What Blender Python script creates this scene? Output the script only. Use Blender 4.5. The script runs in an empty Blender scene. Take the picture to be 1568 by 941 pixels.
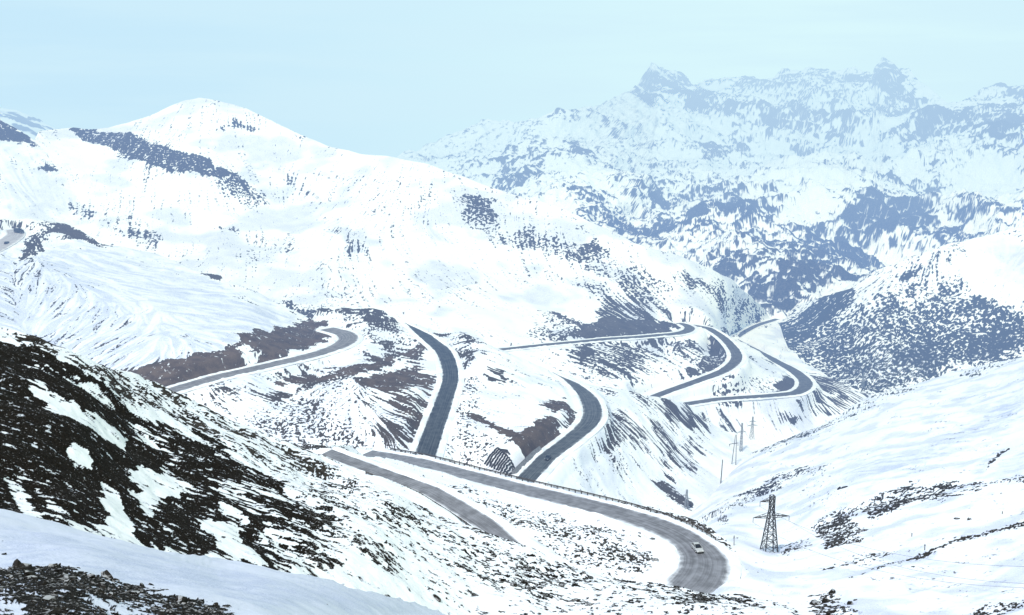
import bpy, bmesh, math, random
import numpy as np
from mathutils import Vector, Matrix

random.seed(7); rng = np.random.default_rng(11)
C = bpy.context.scene.collection
STEP = 1.5            # terrain grid spacing (survey sheet units)

# ------------------------------------------------------------------ survey frame
# The valley was surveyed from the camera's standpoint: bearings are read on a
# 1568 x 941 sheet and turned into metres with a height or a range for each station.
SW, SH, FL = 1568.0, 941.0, 1568.0
TH = math.radians(13.0)
ct, st = math.cos(TH), math.sin(TH)

def unproj(x, y, d):
    x = np.asarray(x, float); y = np.asarray(y, float); d = np.asarray(d, float)
    r = (x - SW/2)/FL*d; u = (SH/2 - y)/FL*d
    return np.stack([r, d*ct + u*st, -d*st + u*ct], -1)
def sl(y): return st - (SH/2 - y)/FL*ct            # drop per metre of range
def rng_z(y, z): return -z/sl(y)

# ------------------------------------------------------------------ noise
_G = np.array([[1,1,0],[-1,1,0],[1,-1,0],[-1,-1,0],[1,0,1],[-1,0,1],[1,0,-1],[-1,0,-1],
               [0,1,1],[0,-1,1],[0,1,-1],[0,-1,-1],[1,1,0],[-1,1,0],[0,-1,1],[0,-1,-1]], np.float32)
def perlin(P, seed=0):
    sh = P.shape[:-1]; P = P.reshape(-1, 3).astype(np.float32)
    I = np.floor(P); f = P - I; I = I.astype(np.int64)
    u = f*f*f*(f*(f*6-15)+10)
    out = np.zeros(len(P), np.float32)
    hx = [((I[:,0]+k)*73856093) for k in (0,1)]
    hy = [((I[:,1]+k)*19349663) for k in (0,1)]
    hz = [((I[:,2]+k)*83492791) for k in (0,1)]
    for a in (0,1):
        wx = u[:,0] if a else 1-u[:,0]
        for b in (0,1):
            wy = wx*(u[:,1] if b else 1-u[:,1])
            hab = hx[a] ^ hy[b]
            for c in (0,1):
                h = (hab ^ hz[c]) + seed*1013904223
                h = (h ^ (h >> 13)) * 1274126177
                h = (h ^ (h >> 16)) & 15
                g = _G[h]
                dt = g[:,0]*(f[:,0]-a) + g[:,1]*(f[:,1]-b) + g[:,2]*(f[:,2]-c)
                out += wy*(u[:,2] if c else 1-u[:,2])*dt
    return out.reshape(sh)
def fbm(P, wl, octs=3, seed=0, gain=.5, ridged=False):
    s = 0; a = 1.0
    for k in range(octs):
        n = perlin(P/(wl/2.03**k) + 17.3*k, seed+k)
        if ridged: n = .5 - 2*np.abs(n)*1.0
        s = s + a*n; a *= gain
    return s
def rank01(a):
    f = a.ravel(); o = np.empty(len(f), np.float32)
    o[np.argsort(f, kind='stable')] = np.linspace(0, 1, len(f), dtype=np.float32)
    return o.reshape(a.shape)
def bil(A, r, c):
    R, K = A.shape
    r = np.clip(r, 0, R-1.001); c = np.clip(c, 0, K-1.001)
    i = r.astype(np.int32); j = c.astype(np.int32); fr = r-i; fc = c-j
    return (A[i,j]*(1-fr)+A[i+1,j]*fr)*(1-fc) + (A[i,j+1]*(1-fr)+A[i+1,j+1]*fr)*fc
def lic(N, fr, fc, L):
    R, K = N.shape
    r0, c0 = np.meshgrid(np.arange(R, dtype=np.float32), np.arange(K, dtype=np.float32), indexing='ij')
    acc = N.copy()
    for sgn in (1, -1):
        r, c = r0.copy(), c0.copy()
        for k in range(L):
            dr, dc = bil(fr, r, c), bil(fc, r, c)
            r = r + sgn*dr*1.3; c = c + sgn*dc*1.3
            acc += bil(N, r, c)*(1-(k+1)/(L+1.))
    return acc
def sst(a, b, x):
    t = np.clip((x-a)/(b-a), 0, 1); return t*t*(3-2*t)

def poly_sd(poly, X, Y):
    """signed distance, positive inside"""
    p = np.array(poly, np.float32); n = len(p)
    ins = np.zeros(X.shape, bool); dm = np.full(X.shape, 1e9, np.float32)
    for i in range(n):
        (x0, y0), (x1, y1) = p[i], p[(i+1) % n]
        dx, dy = x1-x0, y1-y0
        t = np.clip(((X-x0)*dx+(Y-y0)*dy)/(dx*dx+dy*dy+1e-9), 0, 1)
        dm = np.minimum(dm, (X-x0-t*dx)**2+(Y-y0-t*dy)**2)
        if y0 != y1:
            cr = (y0 > Y) != (y1 > Y)
            ins ^= cr & (X < (x1-x0)*(Y-y0)/(y1-y0)+x0)
    return np.where(ins, 1, -1)*np.sqrt(dm)

def tps_fit(pts):
    A = np.array([(x, y) for x, y, _ in pts], float)/1000
    w = np.array([1/d for _, _, d in pts])*300
    n = len(A)
    r2 = ((A[:,None]-A[None])**2).sum(-1)
    K = .5*r2*np.log(r2+1e-12) + np.eye(n)*1e-5
    M = np.zeros((n+3, n+3)); M[:n,:n] = K; M[:n,n] = 1; M[:n,n+1:] = A; M[n,:n] = 1; M[n+1:,:n] = A.T
    s = np.linalg.solve(M, np.concatenate([w, [0,0,0]]))
    def ev(x, y):
        x = np.asarray(x, float)/1000; y = np.asarray(y, float)/1000
        o = s[n]+s[n+1]*x+s[n+2]*y
        for i in range(n):
            r2 = (x-A[i,0])**2+(y-A[i,1])**2
            o = o + s[i]*.5*r2*np.log(r2+1e-12)
        return 300/np.clip(o, .04, 60)
    return ev

def catmull(pts, per=14):
    p = np.array(pts, float); p = np.vstack([2*p[0]-p[1], p, 2*p[-1]-p[-2]])
    out = []
    for i in range(1, len(p)-2):
        for t in np.linspace(0, 1, per, endpoint=False):
            a, b, c, d = p[i-1:i+3]
            out.append(.5*((2*b)+(c-a)*t+(2*a-5*b+4*c-d)*t*t+(3*b-a-3*c+d)*t**3))
    out.append(p[-2])
    return np.array(out)

# ------------------------------------------------------------------ objects helpers
def tag(o, label=None, cat=None, group=None, kind=None):
    if label: o['label'] = label
    if cat: o['category'] = cat
    if group: o['group'] = group
    if kind: o['kind'] = kind
    return o
def mesh_obj(name, me, mat, parent=None):
    o = bpy.data.objects.new(name, me); C.objects.link(o)
    if mat: me.materials.append(mat)
    if parent: o.parent = parent
    return o
def empty(name, loc, rot=None):
    o = bpy.data.objects.new(name, None); C.objects.link(o); o.location = loc
    o.empty_display_size = .5
    if rot is not None: o.rotation_euler = rot
    return o
def np_mesh(name, V, Fq, smooth=True):
    me = bpy.data.meshes.new(name)
    V = np.asarray(V, np.float32); Fq = np.asarray(Fq, np.int32); k = Fq.shape[1]
    me.vertices.add(len(V)); me.vertices.foreach_set('co', V.ravel())
    me.loops.add(Fq.size); me.loops.foreach_set('vertex_index', Fq.ravel())
    me.polygons.add(len(Fq))
    me.polygons.foreach_set('loop_start', np.arange(0, Fq.size, k, dtype=np.int32))
    me.update(calc_edges=True)
    me.polygons.foreach_set('use_smooth', np.full(len(Fq), smooth))
    return me
def grid_faces(R, K):
    i = np.arange(R*K).reshape(R, K)
    return np.stack([i[:-1,:-1], i[1:,:-1], i[1:,1:], i[:-1,1:]], -1).reshape(-1, 4)
class MB:
    def __init__(s): s.V = []; s.F = []
    def add(s, V, F):
        b = len(s.V); s.V += [tuple(v) for v in V]; s.F += [tuple(b+i for i in f) for f in F]
    def box(s, c, size, rz=0):
        hx, hy, hz = [q/2 for q in size]; c = Vector(c); m = Matrix.Rotation(rz, 3, 'Z')
        V = [c + m @ Vector((sx*hx, sy*hy, sz*hz)) for sz in (-1,1) for sx, sy in ((-1,-1),(1,-1),(1,1),(-1,1))]
        s.add(V, [(3,2,1,0),(4,5,6,7),(0,1,5,4),(1,2,6,5),(2,3,7,6),(3,0,4,7)])
    def bar(s, a, b, t, n=4, t2=None):
        a = Vector(a); b = Vector(b); d = (b-a).normalized()
        u = d.orthogonal().normalized(); v = d.cross(u)
        V = []
        for q, tt in ((a, t), (b, t2 or t)):
            for k in range(n):
                an = 2*math.pi*(k+.5)/n
                V.append(q + (u*math.cos(an)+v*math.sin(an))*tt*.5*(1.414 if n == 4 else 1))
        F = [(k, (k+1) % n, n+(k+1) % n, n+k) for k in range(n)]
        F += [tuple(range(n-1, -1, -1)), tuple(range(n, 2*n))]
        s.add(V, F)
    def build(s, name, mat, parent=None, smooth=False, bevel=0):
        me = bpy.data.meshes.new(name); me.from_pydata(s.V, [], s.F); me.update()
        if smooth:
            for p in me.polygons: p.use_smooth = True
        o = mesh_obj(name, me, mat, parent)
        if bevel:
            m = o.modifiers.new('bevel', 'BEVEL'); m.width = bevel; m.segments = 2
        return o

# ------------------------------------------------------------------ materials
def new_mat(name):
    m = bpy.data.materials.new(name); m.use_nodes = True
    nt = m.node_tree; nt.nodes.clear()
    return m, nt, nt.nodes, nt.links
def N(nt, t, **kw):
    n = nt.nodes.new(t)
    for k, v in kw.items():
        if k.startswith('i_'): n.inputs[k[2:].replace('_', ' ')].default_value = v
        else: setattr(n, k, v)
    return n
def math_n(nt, op, a, b=None, c=None, clamp=False):
    n = nt.nodes.new('ShaderNodeMath'); n.operation = op; n.use_clamp = clamp
    for i, v in enumerate((a, b, c)):
        if v is None: continue
        if isinstance(v, (int, float)): n.inputs[i].default_value = v
        else: nt.links.new(v, n.inputs[i])
    return n.outputs[0]
def mix_c(nt, f, a, b):
    n = nt.nodes.new('ShaderNodeMix'); n.data_type = 'RGBA'
    for i, v in ((0, f), (6, a), (7, b)):
        if isinstance(v, (int, float)): n.inputs[i].default_value = v
        elif isinstance(v, tuple): n.inputs[i].default_value = (*v, 1)
        else: nt.links.new(v, n.inputs[i])
    return n.outputs[2]
def smooth_n(nt, x, lo, hi):
    n = nt.nodes.new('ShaderNodeMapRange'); n.interpolation_type = 'SMOOTHSTEP'
    nt.links.new(x, n.inputs[0]); n.inputs[1].default_value = lo; n.inputs[2].default_value = hi
    return n.outputs[0]
def out_bsdf(nt, col, rough=.8, bump=None, bstr=.3, bdist=.2, spec=.2, metal=0):
    o = nt.nodes.new('ShaderNodeOutputMaterial'); b = nt.nodes.new('ShaderNodeBsdfPrincipled')
    if isinstance(col, tuple): b.inputs['Base Color'].default_value = (*col, 1)
    else: nt.links.new(col, b.inputs['Base Color'])
    if isinstance(rough, (int, float)): b.inputs['Roughness'].default_value = rough
    else: nt.links.new(rough, b.inputs['Roughness'])
    b.inputs['Specular IOR Level'].default_value = spec; b.inputs['Metallic'].default_value = metal
    if bump is not None:
        bn = nt.nodes.new('ShaderNodeBump'); bn.inputs['Strength'].default_value = bstr; bn.inputs['Distance'].default_value = bdist
        nt.links.new(bump, bn.inputs['Height']); nt.links.new(bn.outputs[0], b.inputs['Normal'])
    nt.links.new(b.outputs[0], o.inputs[0])

def terrain_mat(name, fine, dark=(.022,.02,.019), dark2=(.06,.055,.052), earth=(.13,.1,.085), snow=(.86,.88,.91),
                edge=.07, fine_amt=.10, bump=.35, fringe=.45):
    """snow with bare rock where the 'bare' attribute says the wind has stripped it"""
    m, nt, nd, lk = new_mat(name)
    geo = N(nt, 'ShaderNodeNewGeometry')
    bare = N(nt, 'ShaderNodeAttribute', attribute_name='bare').outputs['Fac']
    ear = N(nt, 'ShaderNodeAttribute', attribute_name='earth').outputs['Fac']
    dus_shade = N(nt, 'ShaderNodeAttribute', attribute_name='dust_and_shade').outputs['Fac']
    def noise(scale, det=3, rough=.6):
        n = N(nt, 'ShaderNodeTexNoise'); n.inputs['Scale'].default_value = scale
        n.inputs['Detail'].default_value = det; n.inputs['Roughness'].default_value = rough
        lk.new(geo.outputs['Position'], n.inputs['Vector']); return n.outputs['Fac']
    n1 = noise(1/fine, 3, .65); n2 = noise(1/(fine*6), 3); n3 = noise(2.5/fine, 2); n4 = noise(1/(fine*22), 2)
    x = math_n(nt, 'MULTIPLY_ADD', math_n(nt, 'SUBTRACT', n1, .5), fine_amt*2, bare)
    mask = smooth_n(nt, x, -edge, edge)
    rock = mix_c(nt, smooth_n(nt, n3, .3, .7), dark, dark2)
    eth = mix_c(nt, smooth_n(nt, n2, .3, .7), tuple(v*.65 for v in earth), tuple(v*1.25 for v in earth))
    rock = mix_c(nt, math_n(nt, 'MULTIPLY', ear, 1.0, clamp=True), rock, eth)
    sn = mix_c(nt, smooth_n(nt, n4, .35, .7), snow, tuple(v*.95 for v in snow))
    # blue-grey for thin, scoured snow and for shade painted into the snow
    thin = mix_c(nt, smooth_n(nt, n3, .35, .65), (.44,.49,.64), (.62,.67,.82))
    sn = mix_c(nt, math_n(nt, 'MULTIPLY', dus_shade, math_n(nt, 'MULTIPLY_ADD', n2, .9, .35), clamp=True), sn, thin)
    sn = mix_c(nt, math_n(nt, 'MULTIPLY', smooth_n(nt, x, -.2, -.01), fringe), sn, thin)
    col = mix_c(nt, mask, sn, rock)
    hb = math_n(nt, 'ADD', math_n(nt, 'MULTIPLY', n1, math_n(nt, 'MULTIPLY_ADD', mask, 1.0, .22)), math_n(nt, 'MULTIPLY', n2, .5))
    out_bsdf(nt, col, .85, hb, bump, fine*1.2, .04)
    return m

def road_mat(name, base, light, snowy=.25, tracks=.5, length=30, rag=.4):
    m, nt, nd, lk = new_mat(name)
    uv = N(nt, 'ShaderNodeUVMap', uv_map='road'); sep = N(nt, 'ShaderNodeSeparateXYZ'); lk.new(uv.outputs[0], sep.inputs[0])
    U, V = sep.outputs[0], sep.outputs[1]          # U across -1..1, V metres along
    cmb = N(nt, 'ShaderNodeCombineXYZ'); lk.new(math_n(nt, 'MULTIPLY', U, 9.0), cmb.inputs[0]); lk.new(math_n(nt, 'MULTIPLY', V, 1.0/length), cmb.inputs[1])
    t = N(nt, 'ShaderNodeTexNoise'); t.inputs['Scale'].default_value = 1; t.inputs['Detail'].default_value = 4; t.inputs['Roughness'].default_value = .65
    lk.new(cmb.outputs[0], t.inputs[0])
    geo = N(nt, 'ShaderNodeNewGeometry')
    g = N(nt, 'ShaderNodeTexNoise'); g.inputs['Scale'].default_value = .35; g.inputs['Detail'].default_value = 5; lk.new(geo.outputs['Position'], g.inputs[0])
    f = smooth_n(nt, math_n(nt, 'ADD', math_n(nt, 'MULTIPLY', t.outputs['Fac'], tracks), math_n(nt, 'MULTIPLY', g.outputs['Fac'], 1-tracks)), .36, .66)
    col = mix_c(nt, f, base, light)
    au = math_n(nt, 'ABSOLUTE', U)
    e = math_n(nt, 'ADD', au, math_n(nt, 'MULTIPLY', math_n(nt, 'SUBTRACT', g.outputs['Fac'], .5), rag))
    e = math_n(nt, 'ADD', e, math_n(nt, 'MULTIPLY', math_n(nt, 'SUBTRACT', t.outputs['Fac'], .5), .15))
    e = math_n(nt, 'MULTIPLY_ADD', N(nt, 'ShaderNodeAttribute', attribute_name='fade').outputs['Fac'], 1.25, e)
    col = mix_c(nt, smooth_n(nt, e, 1.0-snowy, 1.12), col, (.82,.85,.9))
    out_bsdf(nt, col, .75, g.outputs['Fac'], .2, .05, .25)
    return m
def simple_mat(name, col, rough=.6, var=.25, scale=3., metal=0, spec=.3):
    m, nt, nd, lk = new_mat(name)
    tc = N(nt, 'ShaderNodeTexCoord'); n = N(nt, 'ShaderNodeTexNoise'); n.inputs['Scale'].default_value = scale; n.inputs['Detail'].default_value = 4
    lk.new(tc.outputs['Object'], n.inputs[0])
    c = mix_c(nt, smooth_n(nt, n.outputs['Fac'], .3, .7), tuple(v*(1-var) for v in col), tuple(min(1, v*(1+var)) for v in col))
    out_bsdf(nt, c, rough, n.outputs['Fac'], .1, .02, spec, metal)
    return m
def rock_mat(name, snow_amt=.5):
    m, nt, nd, lk = new_mat(name)
    geo = N(nt, 'ShaderNodeNewGeometry'); sp = N(nt, 'ShaderNodeSeparateXYZ'); lk.new(geo.outputs['Normal'], sp.inputs[0])
    n = N(nt, 'ShaderNodeTexNoise'); n.inputs['Scale'].default_value = 5; n.inputs['Detail'].default_value = 5; lk.new(geo.outputs['Position'], n.inputs[0])
    c = mix_c(nt, smooth_n(nt, n.outputs['Fac'], .3, .7), (.004,.0036,.0034), (.025,.021,.018))
    s = math_n(nt, 'MULTIPLY_ADD', math_n(nt, 'SUBTRACT', n.outputs['Fac'], .5), .9, sp.outputs[2])
    c = mix_c(nt, math_n(nt, 'MULTIPLY', smooth_n(nt, s, .80, .98), snow_amt), c, (.82,.85,.9))
    out_bsdf(nt, c, .8, n.outputs['Fac'], .5, .08, .2)
    return m

# ------------------------------------------------------------------ roads (survey of centre lines)
# name: (points (x, y), half width m (start, end or list), layer)
ROADS = {
 'bend': dict(layer='N', hw=[4.6,4.6,4.4,4.6,4.9,5.2,5.6,5.9,7.2,7.6,7.2,6.4,5.4,4.4,3.8,3.5,3.2,3.2],
   pts=[(560,694,'z',-144),(640,708,'z',-142),(720,728,'z',-140),(800,749,'z',-138.6),(880,768,'z',-137),(960,789,'z',-135.4),
        (1020,810,'z',-134.2),(1058,832,'z',-133),(1078,858,'z',-132.2),(1068,888,'z',-131),(1034,914,'z',-130),(975,918,'z',-129),(900,897,'z',-127.7),
        (820,856,'z',-126),(735,797,'z',-124),(660,752,'z',-122),(580,722,'z',-120),(500,692,'z',-117.5)]),
 'dark': dict(layer='MA', hw=[.8,2.0,4.2,4.7,4.5,4.6,4.8,5.2],
   pts=[(620,494,'z',-149),(634,503,'z',-149.8),(652,515,'z',-150.6),(680,540,'z',-152),(690,575,'z',-153.5),(681,610,'z',-155),(667,650,'z',-157),(648,705,'z',-159.5)]),
 'lower': dict(layer='MA', hw=[.8,3.2,5.2,5.4,4.8,4.5,4.7],
   pts=[(846,570,'z',-172),(880,589,'z',-171.2),(902,612,'z',-170.5),(906,640,'z',-169.5),(880,668,'z',-167.8),(838,700,'z',-165.5),(795,745,'z',-163)]),
 'upper': dict(layer='MA', hw=[4.6,4.6,4.7,5.0,5.8,6.0,5.0],
   pts=[(235,606,'z',-138.5),(330,578,'z',-140.5),(430,555,'z',-142.5),(500,537,'z',-144.5),(531,522,'z',-146),(528,511,'z',-147),(500,503,'z',-148)]),
 'far': dict(layer='L3', hw=[3.2,3.3,3.4,3.6,4.4,4.4,3.6,3.0],
   pts=[(740,538,'z',-178),(830,528,'z',-181),(930,519,'z',-185),(1010,513,'z',-187.6),(1044,509,'z',-188.6),(1056,503,'z',-189.4),(1050,497.5,'z',-190),(1038,494.5,'z',-190.4)]),
 'farloop': dict(layer='L3', hw=[2.8,3.4,3.8,4.4,4.2,3.8,3.6,3.6],
   pts=[(1040,495,'z',-190.5),(1085,503,'z',-192),(1115,524,'z',-194),(1128,547,'z',-196.5),(1110,566,'z',-199),(1070,582,'z',-201.5),(1025,598,'z',-204),(985,614,'z',-206)]),
 'valley': dict(layer='L3', hw=[3.6,3.6,3.8,4.4,5.2,5.0,4.0,3.6,3.2],
   pts=[(1040,620,'z',-208),(1100,611,'z',-210.5),(1170,606,'z',-213),(1218,601,'z',-215.5),(1234,588,'z',-217.5),(1222,572,'z',-219),(1190,553,'z',-221),(1155,535,'z',-226),(1125,519,'z',-229)]),
 'distant': dict(layer='L3', hw=[3,3,3,2.6],
   pts=[(1120,521,'z',-229),(1140,508,'z',-231),(1160,497.5,'z',-232.5),(1190,488,'z',-234)]),
 'ridge': dict(layer='MA', hw=[9,9,7.5,6,5],
   pts=[(-70,400,'d',625),(-20,385,'d',640),(12,368,'d',662),(24,358,'d',680),(20,351,'d',692)]),
}

# ------------------------------------------------------------------ terrain layers
Z = lambda x, y, z: (x, y, rng_z(y, z))
D = lambda x, y, d: (x, y, d)
LAY = {}
LAY['L0'] = dict(name='distant_ridge', x=(-160,200), crest=[(-160,120),(-60,140),(0,160),(30,166),(60,180),(90,198),(130,214),(200,235)], bot=[(-160,300),(200,300)],
  ctrl=[D(-160,120,2100),D(200,235,2100),D(-160,300,1600),D(200,300,1600),D(20,165,2100)],
  base=.25, streak=.5, wl=30, disp=[(250,10,3,True),(60,4,3,False)], step=2.2,
  paint=[([(10,162),(80,196),(40,200),(0,185)],.5,.5,8,0)])
LAY['L1'] = dict(name='far_mountains', x=(520,1720),
  crest=[(520,262),(600,246),(640,232),(680,212),(735,190),(800,180),(855,164),(880,166),(915,164),(945,152),(962,142),(975,130),(984,116),(992,107),(997,94),(1003,106),(1020,112),(1035,113),(1050,118),(1062,128),(1080,122),
         (1100,124),(1112,119),(1130,121),(1155,117),(1170,122),(1190,114),(1206,109),(1220,114),(1240,107),(1258,113),(1275,115),(1290,116),(1305,107),(1322,113),(1336,116),(1344,101),(1352,94),(1366,99),(1377,112),(1392,114),
         (1410,126),(1430,135),(1450,144),(1470,150),(1490,142),(1510,131),(1530,128),(1550,134),(1568,132),(1620,120),(1720,130)],
  bot=[(520,330),(800,340),(1000,420),(1150,520),(1200,530),(1720,420)],
  ctrl=[Z(1180,480,-245),Z(1000,385,-230),D(1000,100,2600),D(1350,100,2600),D(1568,130,2250),Z(860,165,-68),Z(700,205,-125),Z(600,246,-165),Z(870,320,-195),Z(1300,300,-190),
        D(1450,250,1800),Z(1568,340,-205),D(1200,200,2150),D(1000,240,1950),D(1170,130,2550),D(1500,180,2000),D(1330,205,2150),D(930,340,1400),D(1100,350,1480),D(1060,300,1700),D(1330,380,1300),D(1720,130,2100),D(1720,400,1200),D(520,330,1500)],
  base=.10, jwl=40, jit=2.6, boost=.95, stks=.06, solid=.72, feather=1.7, streak=.02, wl=9, disp=[(420,40,4,True),(110,13,4,True),(34,6,3,True)], patch=140, low=.55,
  paint=[
   ([(840,330),(960,270),(1100,310),(1200,330),(1300,330),(1450,330),(1480,380),(1300,440),(1180,520),(1000,420)],.34,.0,14,0),
   ([(1060,125),(1200,112),(1335,112),(1335,185),(1200,165),(1070,150)],.42,.3,8,0),
   ([(955,150),(975,125),(998,98),(1040,112),(1062,140),(1050,155),(1000,152)],1.2,.3,8,0),
   ([(1040,155),(1075,132),(1100,158),(1092,178),(1050,172)],.95,.2,6,0),
   ([(1098,165),(1130,163),(1133,183),(1100,185)],.92,.2,6,0),
   ([(1148,172),(1200,165),(1200,193),(1158,193)],.9,.2,6,0),
   ([(1190,172),(1262,178),(1340,192),(1368,214),(1300,208),(1195,210)],.92,.3,7,0),
   ([(1330,150),(1348,98),(1378,106),(1412,150),(1402,160),(1340,168)],1.2,.3,7,0),
   ([(1238,108),(1278,112),(1270,128),(1236,125)],.9,.2,5,0),
   ([(1185,112),(1222,110),(1225,125),(1180,125)],.85,.2,5,0),
   ([(1292,112),(1328,110),(1325,130),(1290,130)],.85,.2,5,0),
   ([(1120,120),(1160,116),(1160,140),(1125,140)],.75,.2,5,0),
   ([(1342,165),(1380,160),(1370,180),(1340,180)],.7,.2,5,0),
   ([(1362,212),(1420,176),(1475,180),(1450,196),(1400,214)],.96,.4,5,0),
   ([(1468,175),(1500,142),(1568,125),(1720,120),(1720,260),(1568,245),(1510,215)],1.08,.3,9,0),
   ([(850,166),(905,164),(895,188),(855,182)],.62,.3,7,0),
   ([(795,230),(880,218),(892,250),(812,272)],.35,.4,12,0),
   ([(745,256),(800,250),(835,258),(830,288),(760,284)],.72,.6,8,0),
   ([(868,228),(912,240),(902,252),(874,246)],.8,.3,5,0),
   ([(935,204),(985,205),(1012,232),(970,242)],.6,.3,8,0),
   ([(680,235),(720,222),(740,235),(720,260),(690,255)],.3,.3,8,0),
   ([(640,240),(690,212),(700,218),(660,240)],.5,.4,5,0),
   ([(1072,214),(1140,204),(1152,212),(1092,246)],.88,.4,6,0),
   ([(1070,246),(1150,243),(1145,272),(1080,276)],.5,.2,10,0),
   ([(900,250),(950,240),(940,262),(905,268)],.5,.3,8,0),
   ([(855,310),(905,300),(960,262),(1005,270),(990,310),(945,335),(1000,370),(940,372),(870,335)],.62,.5,10,0),
   ([(905,340),(960,300),(985,290),(1010,312),(985,345),(1020,350),(1000,382),(950,372)],.86,.5,8,0),
   ([(1000,400),(1060,370),(1100,345),(1140,322),(1182,318),(1190,338),(1140,372),(1180,390),(1160,470),(1080,420)],.74,.6,8,0),
   ([(1030,300),(1100,300),(1110,340),(1050,350)],.28,.1,12,0),
   ([(1140,410),(1200,365),(1232,345),(1278,343),(1285,400),(1250,440),(1190,500),(1140,480)],.72,.4,8,0),
   ([(1180,440),(1300,392),(1290,440),(1200,490)],.88,.5,8,0),
   ([(1275,330),(1335,275),(1400,265),(1446,268),(1432,330),(1400,382),(1290,410),(1265,380)],.70,.1,12,0),
   ([(1395,270),(1445,268),(1430,320),(1412,330)],.85,.1,8,0),
   ([(1440,378),(1470,340),(1505,308),(1530,302),(1515,335),(1460,376)],.6,.6,6,0),
   ([(1505,345),(1560,315),(1720,290),(1720,350),(1520,352)],.45,.4,8,0),
   ([(1240,245),(1275,245),(1272,262),(1245,262)],.6,.2,6,0),
   ([(1150,235),(1245,230),(1330,240),(1340,262),(1280,290),(1200,310),(1190,260)],.015,.2,14,0),
   ([(1150,215),(1200,212),(1330,222),(1440,228),(1480,270),(1330,262),(1170,260)],.015,.2,14,0),
  ])
LAY['L2'] = dict(name='far_hillside', x=(1100,1720),
  crest=[(1100,528),(1125,512),(1170,494),(1185,486),(1200,472),(1240,460),(1300,440),(1340,410),(1400,388),(1450,370),(1500,358),(1540,349),(1568,345),(1720,330)],
  bot=[(1100,560),(1160,580),(1300,640),(1420,620),(1720,560)],
  ctrl=[Z(1300,600,-232),Z(1568,545,-225),Z(1568,345,-142),Z(1440,375,-158),Z(1300,440,-197),Z(1190,488,-238),Z(1125,518,-231),Z(1160,530,-236),Z(1250,570,-234),D(1568,440,890),D(1440,460,905),Z(1720,330,-120),Z(1720,550,-215),D(1160,575,790),D(1400,530,855)],
  base=.22, streak=.25, wl=2.7, disp=[(120,7,3,False),(25,1.6,3,False)], patch=40, low=.2,
  paint=[
   ([(1180,560),(1250,495),(1400,445),(1480,440),(1568,470),(1720,470),(1720,540),(1568,545),(1440,572),(1300,592),(1220,575)],.66,.1,18,0),
   ([(1270,540),(1440,500),(1500,545),(1400,575),(1300,592)],.74,.1,14,0),
   ([(1470,480),(1500,452),(1540,465),(1600,500),(1600,532),(1480,535)],.79,.1,10,0),
   ([(1165,525),(1230,470),(1300,436),(1310,458),(1235,520),(1195,560)],.80,.5,8,0),
   ([(1130,515),(1180,495),(1190,500),(1180,530),(1175,550),(1150,545),(1128,528)],.03,.3,5,0),
   ([(1165,478),(1215,462),(1200,476)],.02,.3,4,0),
   ([(1490,362),(1720,335),(1720,460),(1568,462),(1500,440),(1460,395)],.02,.4,12,0),
   ([(1520,380),(1568,370),(1720,390),(1720,430),(1530,420)],.0,.4,16,0,.55),
   ([(1320,420),(1400,392),(1470,380),(1450,420),(1380,440),(1310,460)],.22,.6,12,0),
   ([(1370,420),(1410,400),(1415,405),(1385,432)],.7,.5,4,0),
  ])
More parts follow.
